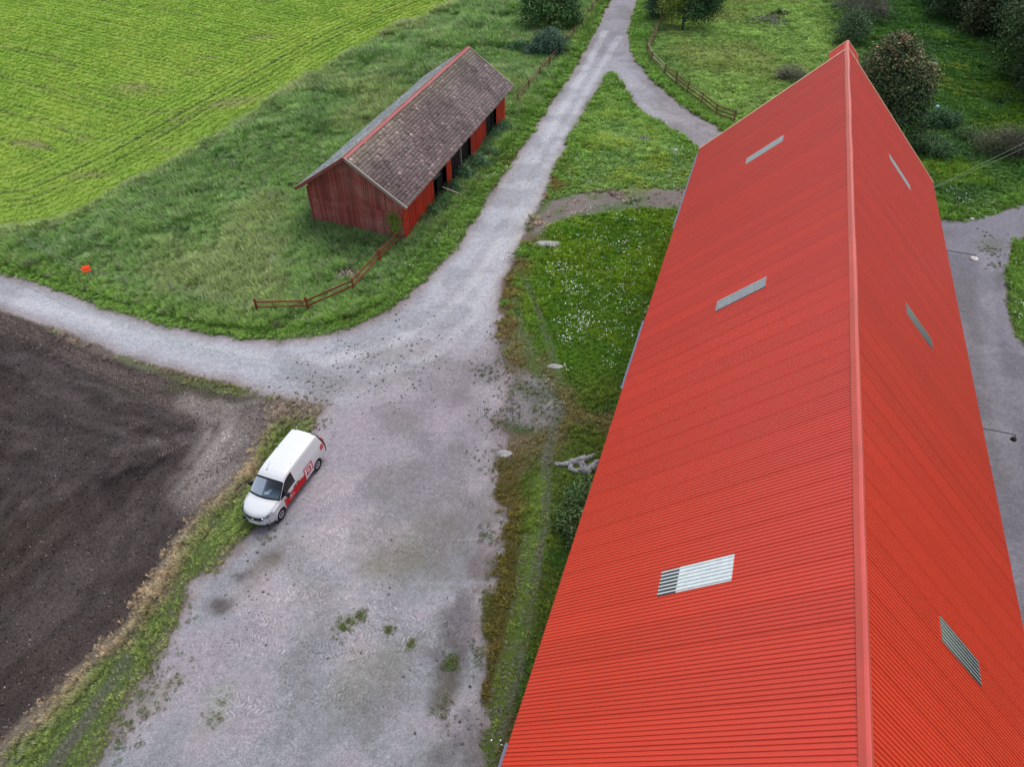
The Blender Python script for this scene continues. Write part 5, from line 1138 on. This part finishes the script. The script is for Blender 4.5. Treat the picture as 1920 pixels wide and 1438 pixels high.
def tree(name, label, cat, loc, blobs, n, size, pal, seed, trunk=.16, group=None, narrow=1.0, bark=None, upw=0, part='crown', clump=.32):
    r = tag(empty(name, loc), label, cat, group); Q, F_, C, CP = foliage(blobs, n, size, pal, seed, narrow, clump, upw)
    obj(part, mesh_np(part, Q, F_, [M_leaf], False, None, {'tint': ('FACE', 'FLOAT_COLOR', C)}), r)
    g = random.Random(seed); mb = MB(); top = max(b_[2] for b_ in blobs)
    if trunk > 0:
        pts = [Vector((0, 0, -.1))]; 
        for k in range(1, 5): pts.append(Vector((g.gauss(0, .08)*k, g.gauss(0, .08)*k, top*.9*k/4)))
        mb.tube(pts, [trunk*1.15, trunk*.9, trunk*.65, trunk*.4, trunk*.15], 8)
        mb.build('trunk', bark or M_bark, r, True); mb = MB()
        for b_ in blobs:
            z0 = max(.25, min(b_[2]*.55, top*.7)); s_ = Vector((pts[2].x*.5, pts[2].y*.5, z0)); e = Vector(b_[:3]); m_ = s_.lerp(e, .5)+Vector((0, 0, -.08*e.length*.3))
            mb.tube([s_, m_, e], [trunk*.42, trunk*.28, trunk*.1], 5)
            for q in range(3):
                a_ = g.random()*6.28; t_ = e+Vector((math.cos(a_), math.sin(a_), g.uniform(.0, .7)))*b_[3]*.8; mb.tube([e, t_], [trunk*.1, trunk*.03], 4)
    else:
        for k in range(14):
            a_ = g.random()*6.28; b_ = g.choice(blobs); e = Vector(b_[:3])+Vector((math.cos(a_), math.sin(a_), .5))*b_[3]*.7; mb.tube([Vector((g.gauss(0, .1), g.gauss(0, .1), -.05)), e*.5+Vector((0, 0, .1)), e], [.04, .03, .01], 4)
    mb.build('branches', bark or M_bark, r, True); return r
DG = [(.030, .055, .022), (.045, .075, .030), (.060, .090, .040), (.025, .045, .020)]
RED = [(.16, .085, .045), (.13, .095, .045), (.20, .11, .07), (.055, .075, .030), (.05, .07, .03)]
# big tree right behind the barn, green below, rusty towards the top
q_ = G(1678, 158, 4.9); loc = Vector((q_.x, q_.y, 0))
lowb = [(0, 0, 2.1, 2.0), (1.2, -.6, 2.0, 1.5), (-1.3, .3, 2.3, 1.6), (.2, .9, 3.4, 2.1), (1.6, .5, 3.7, 1.6), (-1.6, .6, 4.0, 1.7), (.3, -.4, 4.6, 1.8), (2.2, .2, 2.9, 1.2)]
topb = [(.4, .2, 6.0, 1.6), (-1.3, .6, 5.9, 1.4), (1.7, .4, 5.4, 1.3), (-.3, .7, 7.2, 1.25), (-.7, .4, 8.0, .8), (2.3, .1, 4.6, .9), (-2.2, .8, 5.0, 1.0)]
tr_ = tree('maple_tree', 'round dark tree with rust red tips against the far right side of the big barn', 'tree', loc, lowb, 26000, .13, [(.040, .065, .030), (.058, .090, .042), (.085, .115, .060), (.03, .05, .022), (.07, .085, .035)], 11, .24)
Q, F_, C, _ = foliage(topb, 20000, .13, [(.060, .090, .042), (.090, .115, .060), (.10, .12, .055), (.15, .105, .050), (.13, .115, .055), (.17, .10, .06), (.05, .07, .03), (.07, .10, .045), (.08, .10, .04)], 12)
o = obj('upper_crown', mesh_np('upper_crown', Q, F_, [M_leaf], False, None, {'tint': ('FACE', 'FLOAT_COLOR', C)}), tr_); o['label'] = 'rust tinted upper crown'
# trees and shrubs by the road at the top
GR1 = [(.055, .115, .035), (.075, .145, .045), (.040, .085, .030), (.065, .10, .035)]
tree('leafy_tree', 'broad green leafy tree at the top edge left of the road', 'tree', GG(1030, 62), [(0, 0, 2.2, 1.9), (-1.9, .4, 2.0, 1.6), (1.9, .5, 2.2, 1.6), (0, 1.2, 4.0, 2.0), (-1.6, 1.4, 4.2, 1.6), (1.7, 1.6, 4.2, 1.6), (.2, 1.8, 5.8, 1.5), (2.7, .6, 1.3, 1.1)], 26000, .15, GR1, 21, .22)
tree('dark_bush', 'dark blue green bush behind the fence just below the leafy tree', 'bush', GG(1030, 106), [(0, 0, .9, 1.3), (-1.1, .2, .8, 1.0), (1.0, .3, 1.0, 1.0), (0, .7, 1.5, 1.0), (-2.0, 0, .5, .7)], 12000, .12, [(.035, .075, .045), (.055, .105, .065), (.025, .05, .03), (.075, .12, .08)], 22, 0, narrow=.6, upw=.3)
tree('low_bush', 'low spreading weeds bush left of the dark fence bush', 'bush', GG(975, 98), [(0, 0, .3, .8), (-1, .1, .2, .6), (.9, 0, .3, .6)], 2500, .10, [(.05, .11, .05), (.035, .08, .035)], 23, 0)
tree('spruce_tree', 'dark blue green conifer at the top edge right of the road', 'tree', GG(1234, 34), [(0, 0, .9, 1.5), (0, 0, 2.0, 1.4), (0, .1, 3.2, 1.2), (0, .1, 4.5, .95), (0, .1, 5.8, .7), (0, .1, 7, .4)], 16000, .12, [(.020, .045, .035), (.030, .060, .045), (.045, .08, .055)], 24, .16, narrow=.5)
tree('birch_tree', 'yellow green drooping birch at the top edge between conifer and oak', 'tree', GG(1260, 52), [(0, 0, 1.7, 1.1, 1.5), (-.6, .2, 2.4, 1.1, 1.4), (.6, .3, 3.2, 1.2, 1.3), (0, .5, 4.6, 1.1, 1.2)], 14000, .10, [(.15, .19, .035), (.11, .15, .035), (.075, .11, .03), (.18, .20, .045)], 25, .13, bark=simple('birch_bark', (.42, .40, .37), .8, .2, .5, 4))
tree('oak_tree', 'dark green oak with bare grey trunk at the top edge of the pasture', 'tree', GG(1279, 58), [(.7, .4, 1.7, 1.1), (1.9, .8, 1.6, 1.3), (1.4, 1.3, 3.2, 1.6), (3.2, 1.0, 2.2, 1.3), (0.2, 1.2, 4.2, 1.4), (3.0, 1.2, 4.0, 1.3)], 14000, .13, [(.035, .075, .030), (.050, .10, .035), (.028, .055, .025)], 26, .2)
tree('thin_bush', 'sparse greyish brown bush at the top edge behind the big barn', 'bush', GG(1604, 42), [(0, 0, 1.6, 1.8), (-1.7, .3, 1.9, 1.5), (1.8, .3, 1.7, 1.5), (0, 1.0, 3.2, 1.7), (2.6, -.2, 1.0, 1.1)], 15000, .13, [(.13, .11, .095), (.10, .09, .075), (.15, .135, .11), (.07, .075, .055)], 27, 0, narrow=.30)
tree('green_bush', 'round green bush below the greyish bush behind the barn ridge', 'bush', GG(1594, 84), [(0, 0, 1.2, 1.5), (-.9, .2, 1.0, 1.1), (.9, .3, 1.2, 1.1), (0, .5, 2.2, 1.2)], 11000, .11, [(.06, .10, .045), (.08, .125, .06), (.045, .075, .035)], 28, 0, narrow=.7)
tree('small_brown_bush', 'low brown grey bush in the pasture left of the barn roof edge', 'bush', GG(1482, 150), [(0, 0, .4, .95), (-.9, .1, .35, .7), (1.0, 0, .3, .7)], 4500, .11, [(.115, .12, .08), (.09, .085, .065), (.13, .14, .09)], 29, 0, narrow=.35)
# wood in the upper right corner
OLV = [(.06, .065, .03), (.045, .055, .025), (.075, .085, .04)]
FO = [('edge_tree', 'dark leafy tree leftmost at the upper right wood edge', 1790, 36, 1.0, DG, 31), ('edge_tree', 'dark spreading tree second in the upper right wood edge above the bay of grass', 1838, 40, 1.35, DG, 32), ('edge_tree', 'brownish green low tree reaching furthest into the meadow at upper right', 1838, 66, .75, OLV, 33),
      ('edge_tree', 'tall green tree in the upper right corner with yellowish top', 1896, 62, 1.5, [(.05, .085, .025), (.04, .065, .025), (.11, .14, .03), (.03, .05, .02)], 34), ('edge_tree', 'dark tree at the right edge above the fern like bushes', 1935, 150, 1.2, DG, 35), ('edge_tree', 'dark tree at the right edge of the photo beside the mid meadow', 1940, 195, .9, DG, 36), ('edge_tree', 'dark tree at the top edge behind the wood corner', 1760, 8, .9, DG, 37),
      ('edge_tree', 'olive tree between the wood edge and the corner tree at upper right', 1868, 50, 1.0, OLV, 38), ('edge_tree', 'dark tree cut by the right edge just below the corner tree', 1925, 95, 1.3, DG, 39)]
for nm, lb, u, v, s_, pal, sd in FO:
    s_ *= 1.25; g = random.Random(sd); bl = []
    for k in range(11):
        a_ = g.random()*6.28; rr = g.uniform(.3, 2.6)*s_; bl.append((rr*math.cos(a_), rr*math.sin(a_)+.5, g.uniform(1.2, 5.6)*s_, g.uniform(1.3, 2.0)*s_))
    bl += [(-1.8*s_, -.6, .9, 1.3*s_), (1.5*s_, -.5, .9, 1.3*s_)]
    tree(nm, lb, 'tree', GG(u, v), bl, 17000, .15, pal, sd, .22, 'trees of the upper right wood')
for nm, lb, u, v, bl, n, pal, sd, nw in (('dead_bush', 'grey brown twiggy bush at the right edge above the east drive', 1862, 288, [(0, 0, .8, 1.3), (-1, .1, .6, 1.0), (1, .3, .9, 1.1)], 9000, [(.085, .10, .055), (.07, .07, .05), (.11, .11, .07)], 41, .3),
        ('dead_bush', 'dark brown twiggy bush at the very right edge above the wires', 1908, 296, [(0, 0, 1.0, 1.4), (1.5, .2, .9, 1.3), (-1, .5, .7, 1.0)], 10000, [(.06, .055, .042), (.085, .075, .06), (.05, .06, .035)], 42, .3),
        ('leafy_shrub', 'dark green low shrub at the foot of the reddish tree', 1752, 236, [(0, 0, .5, 1.0), (1.2, -.2, .4, .8), (-.8, -.5, .6, .9)], 6000, [(.035, .075, .035), (.05, .095, .045)], 43, .7),
        ('leafy_shrub', 'mid green shrub along the barn eave below the reddish tree', 1738, 290, [(0, 0, .6, 1.1), (-.7, .8, .7, 1.0), (.9, -.9, .4, .8)], 6000, [(.045, .095, .035), (.07, .12, .045), (.06, .09, .05)], 44, .7),
        ('leafy_shrub', 'small pale green shrub between the ball and the twiggy bush', 1800, 262, [(0, 0, .35, .8), (1.0, .2, .3, .7)], 3500, [(.07, .12, .04), (.05, .09, .04)], 45, .6),
        ('leafy_shrub', 'dark leafy shrub against the left eave of the big barn near the branch', 1092, 962, [(0, 0, .5, .75), (-.5, -.8, .45, .65), (.2, .8, .5, .6), (-.3, -1.6, .3, .5)], 7000, [(.035, .065, .020), (.055, .095, .030), (.075, .12, .045)], 46, .6),
        ('tall_weed', 'bright green sapling at the near corner of the small barn', 747, 446, [(0, 0, .6, .36, 1.5), (0, 0, 1.3, .38, 1.6), (0, .05, 1.9, .26, 1.4)], 4800, [(.15, .25, .035), (.12, .20, .03)], 47, .7),
        ('weed_patch', 'dark green weeds before the openings of the small barn', 873, 338, [(0, 0, .25, .8), (1.0, 2.0, .25, .8), (-1, -1.8, .2, .6), (1.9, 4.0, .2, .7)], 6000, [(.04, .09, .045), (.055, .11, .055)], 48, .6),
        ('weed_patch', 'dark green weeds along the far doors of the small barn', 925, 262, [(0, 0, .2, .8), (.8, 1.6, .2, .7), (-.9, -1.6, .2, .7)], 4000, [(.045, .10, .05), (.055, .115, .055)], 49, .6),
        ('weed_patch', 'dark green weeds below the first red side panel of the small barn', 812, 402, [(0, 0, .2, .6), (.6, 1.2, .2, .6), (-.7, -1.3, .15, .5)], 3500, [(.045, .10, .04), (.06, .12, .045)], 50, .6)):
    tree(nm, lb, 'bush' if 'bush' in nm or 'shrub' in nm else 'weeds', GG(u, v), bl, n, .10 if n > 5000 else .08, pal, sd, 0, narrow=nw)

make_tracks(); make_clods(); make_crop(); make_grass(); make_flowers()
print('objects', len(bpy.data.objects))
